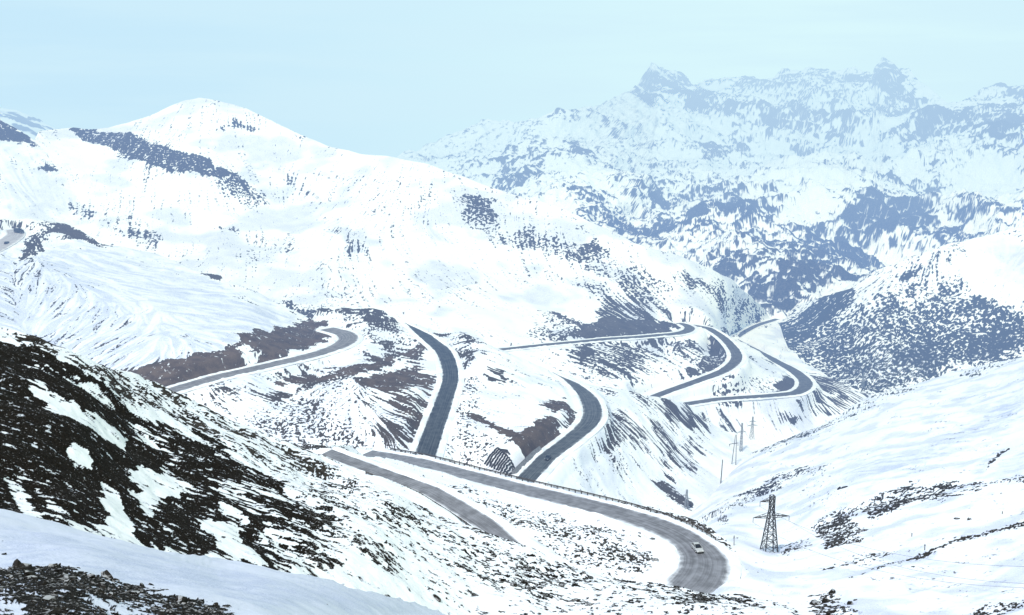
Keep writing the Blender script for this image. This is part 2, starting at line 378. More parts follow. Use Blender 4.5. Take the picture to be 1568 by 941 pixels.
LAY['L3'] = dict(name='hill', x=(-160,1340),
  crest=[(-160,165),(-60,178),(0,182),(20,192),(42,206),(52,216),(60,199),(80,197),(112,194),(140,196),(165,194),(190,185),(230,172),(262,160),(285,152),(305,149),(330,153),(360,163),(400,179),(450,200),(500,220),(550,236),(610,245),(660,258),(720,278),(780,295),(830,308),(862,318),
         (890,333),(930,352),(970,374),(1000,385),(1040,395),(1080,410),(1120,428),(1150,452),(1172,474),(1188,487),(1196,505),(1206,532),(1230,556),(1280,585),(1318,602),(1340,612)],
  bot=[(-160,470),(0,440),(150,440),(300,490),(480,560),(640,590),(860,640),(960,680),(1100,700),(1200,720),(1340,690)],
  ctrl=[Z(600,480,-165),D(610,245,945),D(300,150,1045),D(180,280,900),D(300,400,790),Z(860,320,-117),Z(860,485,-177),Z(1040,395,-153),Z(1040,490,-187.5),Z(1170,476,-225),Z(1150,452,-201),Z(1130,472,-208),D(110,194,985),D(110,360,815),D(0,185,960),D(-150,170,950),D(0,350,800),
        Z(775,535,-179.5),Z(930,519,-185),Z(1045,510,-189),Z(1130,547,-196.5),Z(1000,607,-205),Z(1055,617,-208.5),Z(1220,601,-215.5),Z(1215,570,-219.5),Z(1125,519,-229),Z(1178,491,-233),Z(1185,510,-234),Z(1160,498,-232),Z(1320,606,-230),Z(1150,660,-228),Z(1250,640,-231),Z(960,640,-208),Z(860,620,-190),D(300,470,720),D(-150,440,740),D(480,540,640),D(700,400,815),D(450,330,885),
        Z(1085,503,-192),Z(960,560,-195),Z(1090,560,-200),Z(1150,590,-209),Z(1100,612,-210.5)],
  base=.085, thin=.75, boost=1.25, streak=.5, wl=2.1, disp=[(150,6,3,False),(35,1.3,3,False)], patch=70, low=.8,
  paint=[
   ([(105,190),(200,205),(300,246),(378,285),(392,300),(330,278),(255,268),(190,243),(130,217)],.82,.3,4,0),
   ([(320,275),(380,285),(405,300),(400,325),(340,300)],.25,.3,8,0),
   ([(-160,170),(0,180),(45,208),(55,230),(20,216),(-160,205)],.95,.4,5,0),
   ([(55,258),(72,252),(88,262),(75,268)],.8,.4,4,0),
   ([(90,312),(120,310),(150,338),(120,332)],.45,.5,7,0,.7),
   ([(0,240),(60,250),(120,320),(40,330),(0,300)],.04,.5,18,0,.6),
   ([(140,335),(200,345),(255,368),(240,385),(180,358)],.26,.4,8,0,.3),
   ([(325,205),(360,185),(400,200),(385,208),(350,196)],.42,.4,6,0),
   ([(325,345),(370,350),(365,358),(330,352)],.45,.4,4,0),
   ([(505,335),(530,350),(565,390),(550,395),(520,365)],.22,.7,7,0,.6),
   ([(425,260),(470,285),(500,310),(480,305),(440,275)],.22,.7,6,0,.5),
   ([(620,320),(660,340),(690,370),(670,368),(630,335)],.14,.7,7,0,.6),
   ([(708,312),(722,300),(748,300),(762,350),(705,352)],.42,.0,6,0),
   ([(700,345),(760,350),(830,358),(900,385),(960,415),(950,422),(860,388),(740,368)],.26,.4,7,0,.4),
   ([(865,322),(890,335),(915,362),(890,352)],.42,.4,6,0),
   ([(888,378),(915,368),(932,392),(895,388)],.62,.1,5,0),
   ([(840,420),(880,425),(930,440),(960,470),(900,455)],.2,.4,8,0,.5),
   ([(870,385),(925,398),(990,420),(1040,432),(1060,420),(1130,445),(1165,478),(1180,505),(1110,505),(1050,485),(960,462),(940,430)],.36,.35,10,0),
   ([(1030,425),(1062,420),(1075,440),(1050,455)],.8,.5,6,0),
   ([(960,455),(1010,478),(1050,492),(1000,480)],.62,.8,6,0),
   ([(360,440),(420,375),(520,420),(540,470),(440,460)],.13,.3,20,0,.2),
   ([(310,400),(400,420),(470,460),(430,470),(330,440)],.2,.4,14,0,.3),
   ([(420,462),(480,465),(520,485),(440,480)],.4,.3,8,0),
   ([(864,520),(900,496),(925,488),(985,489),(1040,494),(1046,506),(960,513)],.97,.4,5,.5),
   ([(812,478),(870,484),(900,495),(866,522),(812,526)],.36,.1,5,.3),
   ([(820,474),(850,478),(910,494),(890,498),(850,486)],.85,.3,3,.4),
   ([(905,484),(925,460),(945,452),(1010,470),(1042,490),(990,491)],.30,.8,6,.2),
   ([(815,455),(880,448),(915,455),(912,484),(880,484),(830,474)],.01,.3,6,0),
   ([(690,505),(740,505),(800,520),(780,530),(720,528)],.3,.5,6,.2),
   ([(820,534),(1000,518),(1100,530),(1112,548),(1040,575),(980,602),(880,568)],.30,.5,10,.2),
   ([(870,540),(900,530),(910,545),(890,560)],.6,.8,4,.2),
   ([(930,540),(990,545),(1000,600),(960,590)],.35,.6,8,.2),
   ([(1040,580),(1062,566),(1080,545),(1112,528),(1120,548),(1098,566),(1060,578)],.88,.6,4,.3),
   ([(1150,600),(1175,584),(1222,574),(1228,588),(1212,598)],.97,.4,4,.3),
   ([(1085,590),(1110,574),(1190,574),(1180,598),(1100,603)],.34,.1,6,.2),
   ([(1180,612),(1240,608),(1310,612),(1290,630),(1250,645),(1195,642)],.45,.9,6,.1),
   ([(1240,606),(1330,606),(1300,634),(1250,632)],.75,.8,6,.2),
   ([(1120,500),(1165,540),(1240,575),(1320,600),(1345,618),(1290,608),(1235,582),(1150,545)],.42,.8,5,.3,.3),
   ([(1128,526),(1150,508),(1188,494),(1196,508),(1200,535),(1180,545),(1150,540)],.02,.3,4,0),
   ([(1092,508),(1130,500),(1138,512),(1120,520)],.9,.3,4,.3),
   ([(1040,618),(1170,608),(1240,612),(1180,640),(1290,640),(1250,720),(1050,720)],.03,.8,10,0),
   ([(1100,622),(1140,621),(1138,626),(1102,628)],.7,.5,3,.1),
   ([(1095,632),(1115,640),(1128,668),(1115,668)],.3,.8,4,0,.3),
  ])
LAY['MA'] = dict(name='valley_spur', x=(-160,1330),
  crest=[(-160,338),(0,339),(40,336),(75,342),(100,345),(125,356),(150,373),(180,379),(240,388),(300,413),(335,420),(345,432),(380,445),(440,470),(478,487),(490,470),(520,470),(540,474),(560,472),(585,474),(610,490),(630,494),(670,502),(720,512),(745,528),(800,548),(850,568),(880,584),(905,588),(960,598),(1000,606),(1060,618),(1105,630),(1115,655),(1150,672),(1250,680),(1330,690)],
  bot=[(-160,620),(0,600),(200,640),(400,720),(560,760),(850,810),(1060,860),(1150,830),(1330,760)],
  ctrl=[Z(0,339,-100),Z(150,373,-112),Z(305,413,-128),Z(478,487,-147),Z(0,490,-128),Z(60,400,-113),Z(230,562,-136),Z(370,512,-134),Z(280,592,-139.5),Z(430,556,-142.5),Z(530,520,-146),Z(500,503,-148),Z(440,590,-146),Z(520,610,-147.5),Z(450,665,-152),Z(560,580,-146),
        Z(648,512,-150.5),Z(690,575,-153.5),Z(667,650,-157),Z(648,700,-159.5),Z(590,690,-157.5),Z(600,610,-149),Z(720,512,-149),Z(780,630,-159),Z(750,560,-152),Z(850,568,-168),Z(902,612,-170.5),Z(880,668,-167.8),Z(795,745,-163),
        Z(765,707,-162),Z(950,680,-182),Z(1000,640,-190),Z(1000,608,-187),Z(1060,620,-204),Z(1105,640,-222),Z(1070,720,-216),Z(960,750,-195),Z(1150,690,-227),Z(1104,740,-223),Z(1290,690,-232),Z(700,770,-178),Z(560,750,-172),Z(200,640,-148),Z(-150,600,-116),Z(-150,340,-84),Z(580,476,-146),Z(1060,830,-212),Z(820,600,-160),Z(700,660,-157)],
  base=.115, thin=.5, boost=1.3, streak=.6, wl=1.4, disp=[(60,2.2,3,False),(14,.7,3,False)], patch=35, low=.55,
  paint=[
   ([(-160,400),(0,385),(80,375),(200,470),(420,540),(330,570),(180,570),(-160,500)],.06,.9,22,0,1.),  # here and next line: slope's lavender shade painted into drift-streaked snow
   ([(0,390),(60,375),(120,420),(200,520),(150,560),(0,495)],.12,.7,16,0,1.),
   ([(60,372),(150,378),(300,420),(470,490),(360,515),(250,540),(180,470)],.01,.6,14,0,.8),
   ([(70,347),(100,346),(125,356),(152,375),(110,368),(75,358)],.92,.4,4,.35),
   ([(-20,340),(70,342),(75,360),(65,385),(30,398),(40,372),(20,346)],.45,.5,6,.1),
   ([(0,341),(30,346),(35,352),(0,350)],.55,.8,3,.1),
   ([(120,355),(160,375),(200,381),(150,378)],.8,.4,2,.2),
   ([(302,411),(335,419),(346,433),(322,428)],.9,.3,3,.4),
   ([(185,566),(280,545),(365,522),(372,511),(478,489),(498,490),(518,510),(503,522),(420,546),(380,556),(300,582),(255,595)],.93,.35,4,.85),
   ([(368,532),(384,526),(412,552),(440,544),(440,552),(400,562),(300,592),(290,584),(380,560)],.25,.5,4,.3),
   ([(478,470),(585,474),(622,494),(605,512),(565,500),(510,490)],.42,.4,7,.1),
   ([(440,455),(490,470),(500,488),(460,480)],.45,.4,6,.1),
   ([(550,505),(600,500),(640,520),(600,530),(560,520)],.3,.2,7,.1),
   ([(270,612),(420,575),(560,545),(650,525),(650,555),(500,585),(350,625)],.38,.55,8,.3),
   ([(415,582),(500,570),(575,548),(602,542),(606,556),(540,574),(430,588)],.9,.4,3,.8),
   ([(612,538),(650,524),(656,536),(628,546)],.85,.4,3,.8),
   ([(580,522),(592,514),(605,530),(598,534)],.9,.3,3,.3),
   ([(545,584),(600,572),(640,552),(662,570),(662,610),(650,640),(625,650),(590,612),(555,600)],.72,.85,6,.75),
   ([(560,580),(600,568),(640,556),(655,575),(610,600),(570,592)],.92,.5,5,.8),
   ([(530,588),(560,588),(620,650),(650,690),(600,690),(560,640)],.42,.85,10,.25),
   ([(380,612),(530,588),(560,640),(560,690),(400,670)],.24,.3,14,.1,.4),
   ([(375,600),(410,590),(500,585),(420,608),(385,622)],.6,.6,7,.2),
   ([(628,498),(680,504),(725,516),(745,535),(720,560),(695,535),(665,515)],.42,.55,7,.1,.4),
   ([(705,560),(745,610),(720,690),(690,690),(700,640)],.25,.1,10,.1),
   ([(728,530),(762,555),(775,585),(745,572)],.45,.9,5,.1),
   ([(690,690),(740,655),(780,665),(760,690),(720,710)],.16,.1,8,.1),
   ([(755,650),(795,661),(846,632),(868,656),(838,676),(805,694),(786,680)],.96,.3,3,.65),
   ([(826,612),(868,606),(884,624),(882,652),(862,655),(846,630)],.88,.5,4,.6),
   ([(713,630),(745,640),(790,660),(800,664),(760,658),(722,644)],.88,.4,3,.7),
   ([(846,632),(862,625),(880,655),(866,660)],.25,.8,3,.3),
   ([(960,625),(1000,630),(1060,690),(1085,730),(1030,725),(930,640)],.44,.85,12,.1),
   ([(990,610),(1060,620),(1108,632),(1106,668),(1030,650)],.55,.9,7,.1),
   ([(940,640),(962,655),(945,690),(900,700),(925,680)],.5,.7,6,.2),
   ([(880,730),(950,690),(1000,720),(930,725)],.16,.4,10,.1),
   ([(920,590),(990,606),(990,625),(930,612)],.3,.7,7,.1),
   ([(1000,732),(1018,738),(1056,768),(1062,778),(1040,772)],.9,.6,3,.1),
   ([(1085,640),(1330,670),(1330,760),(1090,760)],.01,.3,10,0),
  ])
LAY['P'] = dict(name='right_slope', x=(960,1720),
  crest=[(960,830),(1040,800),(1062,785),(1085,765),(1110,735),(1150,691),(1200,672),(1250,650),(1285,634),(1305,620),(1335,606),(1400,588),(1450,572),(1510,558),(1568,545),(1720,500)],
  bot=[(960,1080),(1720,1080)],
  ctrl=[Z(1062,785,-214),Z(1110,735,-219),Z(1150,691,-221),Z(1335,606,-200),Z(1568,545,-165),Z(1568,740,-128),Z(1568,940,-104),Z(1300,930,-120),Z(1250,800,-152),Z(1400,680,-160),Z(1178,848,-151.5),Z(1130,860,-139),Z(1100,830,-150),Z(1130,941,-122),Z(1720,500,-120),Z(1720,941,-92),Z(1230,720,-186),Z(1150,775,-186),Z(1330,770,-148),Z(1480,740,-136),Z(1060,840,-170),Z(1000,1040,-125),Z(1440,840,-124),Z(960,900,-160)],
  base=.045, thin=.8, boost=1.3, streak=.5, wl=1.15, disp=[(45,1.6,3,False),(9,.35,3,False)], patch=25, low=.5,
  paint=[
   ([(1070,798),(1120,766),(1165,743),(1220,718),(1262,712),(1272,718),(1215,735),(1165,758),(1100,800)],.5,.3,5,0),
   ([(1215,712),(1270,712),(1268,720),(1220,722)],.55,.3,4,0),
   ([(1240,806),(1290,780),(1330,766),(1350,760),(1300,790),(1330,810),(1310,826),(1270,834)],.66,.2,6,0),
   ([(1325,778),(1345,764),(1375,770),(1330,800)],.6,.2,4,0),
   ([(1335,772),(1345,760),(1390,748),(1440,742),(1475,738),(1520,734),(1600,734),(1600,744),(1520,742),(1470,752),(1440,768),(1400,766),(1370,785),(1345,782)],.74,.25,4,0),
   ([(1460,745),(1520,748),(1500,756),(1440,760)],.5,.7,4,0),
   ([(1255,872),(1300,858),(1345,842),(1368,842),(1365,852),(1300,870)],.4,.2,4,0),
   ([(1145,695),(1180,676),(1240,650),(1292,632),(1310,636),(1270,655),(1200,690)],.27,.4,6,0),
   ([(1290,632),(1340,602),(1400,588),(1400,592),(1340,616),(1305,640)],.34,.4,6,0),
   ([(1440,575),(1510,558),(1568,548),(1568,552),(1500,572)],.28,.3,5,0),
   ([(1260,735),(1330,705),(1430,675),(1568,600),(1568,625),(1450,690),(1300,745)],.035,.95,12,0,.9),
   ([(1490,720),(1515,690),(1545,680),(1520,705),(1505,728)],.06,.6,6,0,.6),
   ([(1525,715),(1568,690),(1720,690),(1720,715),(1540,725)],.02,.6,8,0,.6),
   ([(1240,908),(1262,905),(1300,925),(1320,945),(1240,945)],.35,.2,6,0),
   ([(1470,935),(1500,925),(1568,920),(1720,915),(1720,930),(1568,930),(1480,944)],.4,.2,4,0),
   ([(1290,889),(1360,861),(1420,843),(1480,828),(1568,802),(1640,785),(1640,788),(1568,806),(1480,832),(1420,847),(1362,866)],.62,.0,1.6,0),
   ([(1512,722),(1510,712),(1532,690),(1546,684),(1536,694),(1514,714)],.7,.3,2,0),
   ([(1190,838),(1240,825),(1245,835),(1200,850)],.35,.2,5,0,.4),
   ([(1200,730),(1300,718),(1310,780),(1220,790)],.035,.0,8,0),
   ([(1392,893),(1450,890),(1445,898),(1400,900)],.02,.8,6,0,.8),
  ])
LAY['N'] = dict(name='hairpin_spur', x=(330,1240),
  crest=[(330,668),(400,670),(450,676),(500,682),(540,684),(580,686),(640,694),(700,709),(760,724),(830,742),(900,758),(960,770),(1000,776),(1050,792),(1085,808),(1110,826),(1128,846),(1140,866),(1165,890),(1240,950)],
  bot=[(330,780),(500,800),(650,860),(780,910),(1000,1000),(1240,1040)],
  ctrl=[Z(560,694,-144),Z(640,708,-142),Z(720,728,-140),Z(800,749,-138.6),Z(880,768,-137),Z(960,789,-135.4),Z(1058,832,-133),Z(1078,858,-132.2),Z(1066,886,-131),Z(975,903,-129),Z(900,884,-127.7),Z(820,846,-126),Z(735,793,-124),Z(660,752,-122),Z(580,722,-120),Z(500,692,-117.5),
        Z(440,680,-121),Z(340,680,-114),Z(1128,846,-134.5),Z(1165,890,-134),Z(1240,950,-127),Z(1100,940,-130),Z(900,960,-127),Z(700,860,-121),Z(480,760,-108),Z(900,825,-131),Z(1000,850,-131.5),Z(780,775,-130.5),Z(1085,808,-135),Z(830,740,-139.5),Z(960,768,-136.5)],
  base=.05, boost=1.3, streak=.25, wl=1.0, disp=[(30,.9,3,False),(7,.28,3,False)], patch=16, low=.5,
  paint=[
   ([(690,738),(760,768),(850,790),(940,815),(1000,845),(1005,865),(940,880),(880,868),(800,815),(720,770)],.26,.15,10,0),
   ([(880,830),(960,840),(1000,850),(990,870),(920,868)],.42,.1,8,0),
   ([(965,766),(1000,770),(1050,788),(1095,815),(1085,822),(1040,805),(980,785)],.62,.3,4,0),
   ([(560,684),(640,692),(760,722),(900,757),(965,768),(960,774),(830,746),(700,716),(560,694)],.55,.4,3,0),
   ([(360,620),(440,655),(520,682),(560,700),(600,722),(540,712),(450,690),(370,660)],.42,.3,8,.1),
   ([(560,706),(640,728),(700,750),(720,775),(640,745),(570,722)],.34,.4,6,0),
   ([(1085,812),(1110,826),(1125,845),(1110,850),(1095,830)],.35,.2,5,0),
  ])
LAY['F2'] = dict(name='foreground_slope', x=(-160,1330),
  crest=[(-160,440),(-60,476),(0,499),(50,518),(100,540),(150,556),(200,568),(240,586),(270,604),(330,630),(400,662),(450,683),(500,702),(540,722),(580,741),(640,772),(700,802),(750,822),(800,839),(850,857),(900,873),(960,886),(1000,892),(1040,899),(1090,907),(1135,908),(1180,918),(1220,934),(1250,955),(1330,1000)],
  bot=[(-160,960),(0,880),(400,960),(640,1020),(1330,1080)],
  ctrl=[D(0,500,205),D(-150,440,195),Z(270,604,-77),Z(400,662,-92),Z(520,712,-104),Z(640,772,-110),Z(780,833,-116),Z(900,880,-120),Z(1030,902,-123),Z(1135,908,-125.5),Z(1220,934,-122),D(0,790,112),D(-150,790,100),D(330,850,145),D(480,880,165),D(600,780,235),Z(800,941,-107),Z(1130,941,-117),D(640,915,192),D(200,690,180),D(640,1020,165),D(0,900,88),Z(1330,1000,-118),D(100,640,165),D(350,760,188)],
  base=.15, jit=4., boost=1.15, streak=.35, wl=1.05, disp=[(28,1.3,3,False),(6,.38,3,False)], patch=14, low=.55,
  paint=[
   ([(-160,430),(0,499),(100,540),(240,586),(400,662),(540,725),(600,760),(480,735),(330,670),(180,590),(0,520),(-160,470)],.40,.5,7,.25),
   ([(-160,470),(0,512),(60,545),(200,610),(330,690),(440,740),(500,800),(520,840),(490,885),(330,855),(150,818),(-160,800)],.87,.42,9,0),
   ([(-160,480),(0,520),(150,610),(250,700),(240,740),(160,745),(100,740),(0,760),(-160,760)],.94,.35,16,0),
   ([(155,742),(185,748),(198,775),(206,830),(165,822),(158,780)],.0,.5,4,0),
   ([(196,722),(240,720),(292,738),(255,752),(245,790),(228,792),(215,760)],.12,.6,5,0),
   ([(35,588),(68,594),(120,630),(205,680),(195,688),(110,645),(60,615)],.06,.8,4,0),
   ([(140,620),(180,640),(260,690),(300,715),(240,690),(160,640)],.35,.9,5,0),
   ([(100,695),(120,690),(142,712),(135,725),(105,716)],.15,.5,4,0),
   ([(312,780),(345,785),(372,800),(405,850),(400,860),(350,845),(318,800)],.06,.5,5,0),
   ([(10,738),(30,745),(66,795),(40,792)],.08,.6,4,0),
   ([(60,760),(80,765),(125,800),(110,802)],.3,.6,5,0),
   ([(300,735),(400,760),(470,775),(440,790),(340,770)],.45,.8,8,0),
   ([(400,790),(470,780),(510,830),(485,885),(410,860),(395,830)],.62,.4,8,0),
   ([(525,822),(560,805),(620,862),(600,880),(560,850)],.42,.1,8,0),
   ([(470,735),(600,770),(760,835),(900,885),(800,870),(640,820),(500,770)],.32,.2,10,0),
   ([(700,850),(800,860),(900,890),(880,910),(760,890)],.3,.1,12,0),
   ([(500,835),(560,875),(640,905),(640,940),(480,900)],.015,.3,8,0),
   ([(505,775),(640,830),(600,840),(530,805)],.06,.3,8,0),
   ([(950,890),(1040,900),(1140,908),(1160,925),(1040,925),(960,905)],.45,.2,6,0),
   ([(640,905),(900,925),(1000,960),(640,1000)],.10,.2,14,0),
  ])
LAY['F1'] = dict(name='snow_bank', x=(-160,800),
  crest=[(-160,748),(-60,768),(0,784),(60,797),(130,812),(200,826),(270,842),(330,856),(400,868),(480,884),(540,898),(600,914),(640,926),(680,940),(740,965),(800,1000)],
  bot=[(-160,1120),(800,1120)],
  ctrl=[D(0,784,33),D(-150,750,30),D(330,856,42),D(600,914,62),D(800,1000,66),D(0,868,16.5),D(120,868,17),D(250,900,17.5),D(400,938,17.5),D(0,945,10),D(200,941,12.5),D(0,1100,6),D(400,1100,9),D(800,1100,22),D(600,980,33),D(-150,880,14),D(300,880,24),D(120,830,26)],
  base=.0, streak=.2, wl=.16, disp=[(6,.16,3,False),(1.2,.04,3,False)], patch=3, low=.35,
  paint=[
   ([(-160,866),(0,872),(90,864),(118,878),(160,884),(210,896),(270,912),(330,926),(380,946),(420,1120),(-160,1120)],.80,.15,6,0),
   ([(150,925),(220,915),(260,935),(180,945)],.35,.2,6,0),
   ([(0,915),(50,925),(40,935),(0,930)],.2,.2,6,0),
   ([(0,800),(200,840),(500,895),(640,935),(400,930),(250,895),(120,862),(0,862)],.0,.2,10,0,1.),  # lavender shade painted over the near snow bank
  ])
ORDER = ['L0','L1','L2','L3','MA','P','N','F2','F1']

def interp(poly, x):
    p = np.array(poly, float); return np.interp(x, p[:,0], p[:,1])

ROAD3 = {}
def prep_road(rn, R, ev):
    px = catmull([(p[0], p[1]) for p in R['pts']], 14)
    k = np.linspace(0, len(R['pts'])-1, len(px))
    d = np.array([rng_z(p[1], p[3]) if p[2] == 'z' else p[3] for p in R['pts']])
    w = np.interp(k, np.arange(len(d)), 1/d)
    P = unproj(px[:,0], px[:,1], 1/w)
    # graded, smooth heights
    z = P[:,2].copy()
    for _ in range(30): z[1:-1] = .25*z[:-2]+.5*z[1:-1]+.25*z[2:]
    P[:,2] = z
    hw = np.interp(k, np.arange(len(R['hw'])), R['hw'])
    return dict(P=P, hw=hw, px=px)

def build_layer(key):
    L = LAY[key]; st_ = L.get('step', STEP)
    ev = tps_fit(L['ctrl'])
    xs = np.arange(L['x'][0], L['x'][1]+st_, st_)
    cy, by = interp(L['crest'], xs), interp(L['bot'], xs)
    R = int(max(40, (np.percentile(by-cy, 90))/st_))
    t = np.linspace(0, 1, R)[:,None]
    Xp = np.broadcast_to(xs[None], (R, len(xs))).astype(np.float64)
    Yp = cy[None]*(1-t)+by[None]*t
    P = unproj(Xp, Yp, ev(Xp, Yp))
    def normals(P):
        dr = np.gradient(P, axis=0); dc = np.gradient(P, axis=1)
        n = np.cross(dr, dc); n /= np.linalg.norm(n, axis=-1, keepdims=True)+1e-9
        n *= np.sign((n*-P).sum(-1, keepdims=True)+1e-9)
        return n
    # road proximity
    rdist = np.full(P.shape[:2], 1e6); rz = np.zeros(P.shape[:2])
    for rn, Rd in ROADS.items():
        if Rd['layer'] != key: continue
        r3 = prep_road(rn, Rd, ev); ROAD3[rn] = r3
        bx = r3['px']; m = (Xp > bx[:,0].min()-90) & (Xp < bx[:,0].max()+90) & (Yp > bx[:,1].min()-80) & (Yp < bx[:,1].max()+80)
        Q = P[m]; best = np.full(len(Q), 1e6); bz = np.zeros(len(Q))
        A = r3['P']
        for i in range(len(A)-1):
            a, b = A[i], A[i+1]; ab = (b-a)[:2]
            tt = np.clip(((Q[:,:2]-a[:2])@ab)/(ab@ab+1e-9), 0, 1)
            q = a[None]+(b-a)[None]*tt[:,None]
            dd = np.hypot(Q[:,0]-q[:,0], Q[:,1]-q[:,1]) + .35*np.abs(np.clip(np.abs(Q[:,2]-q[:,2])-5, 0, None))
            dd = dd - (r3['hw'][i]*(1-tt)+r3['hw'][i+1]*tt)
            u = dd < best
            best[u] = dd[u]; bz[u] = q[u,2]
        cur = rdist[m]; u = best < cur
        cur[u] = best[u]; rdist[m] = cur
        cz = rz[m]; cz[u] = bz[u]; rz[m] = cz
    sh = {'N': 1.2, 'MA': 2.0}.get(key, 1.5); bl = {'N': 4., 'MA': 6.0}.get(key, 6.)
    w = 1-sst(sh, sh+bl, rdist)
    P[...,2] = P[...,2]*(1-w) + (rz-.25)*w
    Nn = normals(P); P0 = P.copy()
    calm = sst(sh*.5, sh+bl*1.6, rdist)
    h = np.zeros(P.shape[:2]); hs = h.copy()
    for i, (wl, amp, oc, rg) in enumerate(L['disp']):
        h += amp*fbm(P0, wl, oc, 31+i*7+len(key)+ord(key[0]), ridged=rg)
        if i == 0: h0 = h.copy()
    hs = h - h0
    if key == 'L1': h = h*(.5+.5*sst(0, .16, t))
    P = P0 + Nn*(h*calm)[...,None]
    # bare ground
    cov = np.full(P.shape[:2], L['base'], np.float32); stk = np.full(P.shape[:2], L['streak'], np.float32)
    ear = np.zeros(P.shape[:2], np.float32); dus_shade = np.zeros(P.shape[:2], np.float32)
    jx = fbm(P0, L.get('jwl', L['wl']*9), 4, 5, .6); jy = fbm(P0, L.get('jwl', L['wl']*9), 4, 95, .6)
    for pt in L['paint']:
        poly, c, s, fe, e = pt[:5]; du = pt[5] if len(pt) > 5 else 0
        s = s*L.get('stks', 1.); c = c*L.get('boost', 1.) if c < .5 else c*L.get('solid', 1.); fe = fe*L.get('feather', 1.)
        pa = np.array(poly); m = (Xp > pa[:,0].min()-fe*2-8) & (Xp < pa[:,0].max()+fe*2+8) & (Yp > pa[:,1].min()-fe*2-8) & (Yp < pa[:,1].max()+fe*2+8)
        if not m.any(): continue
        sd = poly_sd(poly, Xp[m]+jx[m]*fe*L.get('jit', 1.8), Yp[m]+jy[m]*fe*L.get('jit', 1.8))
        a = sst(-fe, fe, sd).astype(np.float32)
        cov[m] = cov[m]*(1-a)+c*a; stk[m] = stk[m]*(1-a)+s*a; ear[m] = ear[m]*(1-a)+e*a; dus_shade[m] = dus_shade[m]*(1-a)+du*a
    # fall line in grid space
    zi = np.gradient(P0[...,2]+.5*h*calm*Nn[...,2], axis=0); zj = np.gradient(P0[...,2]+.5*h*calm*Nn[...,2], axis=1)
    Pi = np.gradient(P0, axis=0); Pj = np.gradient(P0, axis=1)
    a_, b_, d_ = (Pi*Pi).sum(-1), (Pi*Pj).sum(-1), (Pj*Pj).sum(-1); det = a_*d_-b_*b_+1e-9
    fr, fc = -(d_*zi-b_*zj)/det, -(-b_*zi+a_*zj)/det
    nrm = np.hypot(fr, fc)+1e-9; fr, fc = (fr/nrm).astype(np.float32), (fc/nrm).astype(np.float32)
    wl = L['wl']
    sp = fbm(P, wl*(1.5 if key == 'F2' else 1), 5 if key in ('L1', 'F2') else 4, 3, .72 if key in ('L1', 'F2') else .62)
    ln = lic((fbm(P, wl*.7, 2, 60, .7)).astype(np.float32), fr, fc, 11)
    dus_shade = dus_shade*(.35+1.3*rank01(lic(fbm(P, wl*1.3, 2, 160, .7).astype(np.float32), fr, fc, 14)))
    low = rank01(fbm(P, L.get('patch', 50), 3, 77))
    dus_shade = np.maximum(dus_shade, L.get('thin', .0)*sst(.5, .95, rank01(fbm(P, L.get('patch', 50)*.6, 3, 177))))
    noise = rank01(sp)*(1-stk)+rank01(ln)*stk
    if key in ('L0', 'L1'): noise = .75*noise + .38*(1-rank01(hs))
    noise = rank01(noise)
    lo = L.get('low', .5)
    cov = np.where(cov < .8, cov*(1-lo+2*lo*low), cov-.08*lo*low)
    cov = cov*sst(sh*.25-.4, sh+1.2, rdist+1.6*(noise-.5))
    ear = np.maximum(ear, 0)
    F = (cov*1.06-.035-noise).astype(np.float32)
    # relief of the bare rock
    rl = L.get('relief', wl*.12)
    P = P + Nn*(sst(-.1, .25, F)*rl*calm*(0.4+rank01(sp)))[...,None]
    # back of the crest
    dk = ev(xs, cy)
    K = len(xs); back = []
    bk = P[0].copy(); hd = bk[:,:2]/np.linalg.norm(bk[:,:2], axis=1, keepdims=True)
    for s_, dr_ in ((.004,.0014),(.012,.006),(.03,.018),(.07,.045),(.13,.085)):
        q = bk.copy(); q[:,:2] += hd*(s_*dk)[:,None]; q[:,2] -= dr_*dk; back.append(q)
    full = np.concatenate([np.stack(back[::-1]), P], 0)
    nb = len(back)
    RR = full.shape[0]
    me = np_mesh(L['name'], full.reshape(-1, 3), grid_faces(RR, K)[:, ::-1])
    for nm, arr, padv in (('bare', F, None), ('earth', ear, None), ('dust_and_shade', dus_shade, None)):
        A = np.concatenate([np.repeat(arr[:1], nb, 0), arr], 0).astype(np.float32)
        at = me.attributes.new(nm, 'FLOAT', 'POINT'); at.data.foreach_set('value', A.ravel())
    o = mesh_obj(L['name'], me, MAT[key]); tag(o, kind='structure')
    L.update(P=P, Nn=normals(P), F=F, cov=cov, Xp=Xp, Yp=Yp, obj=o, xs=xs, cy=cy, by=by, R=R, rdist=rdist, ev=ev)

def on(key, x, y):
    """point and normal of the terrain at a survey bearing"""
    L = LAY[key]; c = int(round((x-L['xs'][0])/(L['xs'][1]-L['xs'][0])))
    r = int(round((y-L['cy'][c])/(L['by'][c]-L['cy'][c])*(L['R']-1))); r = min(max(r, 0), L['R']-1)
    return Vector(L['P'][r, c]), Vector(L['Nn'][r, c])

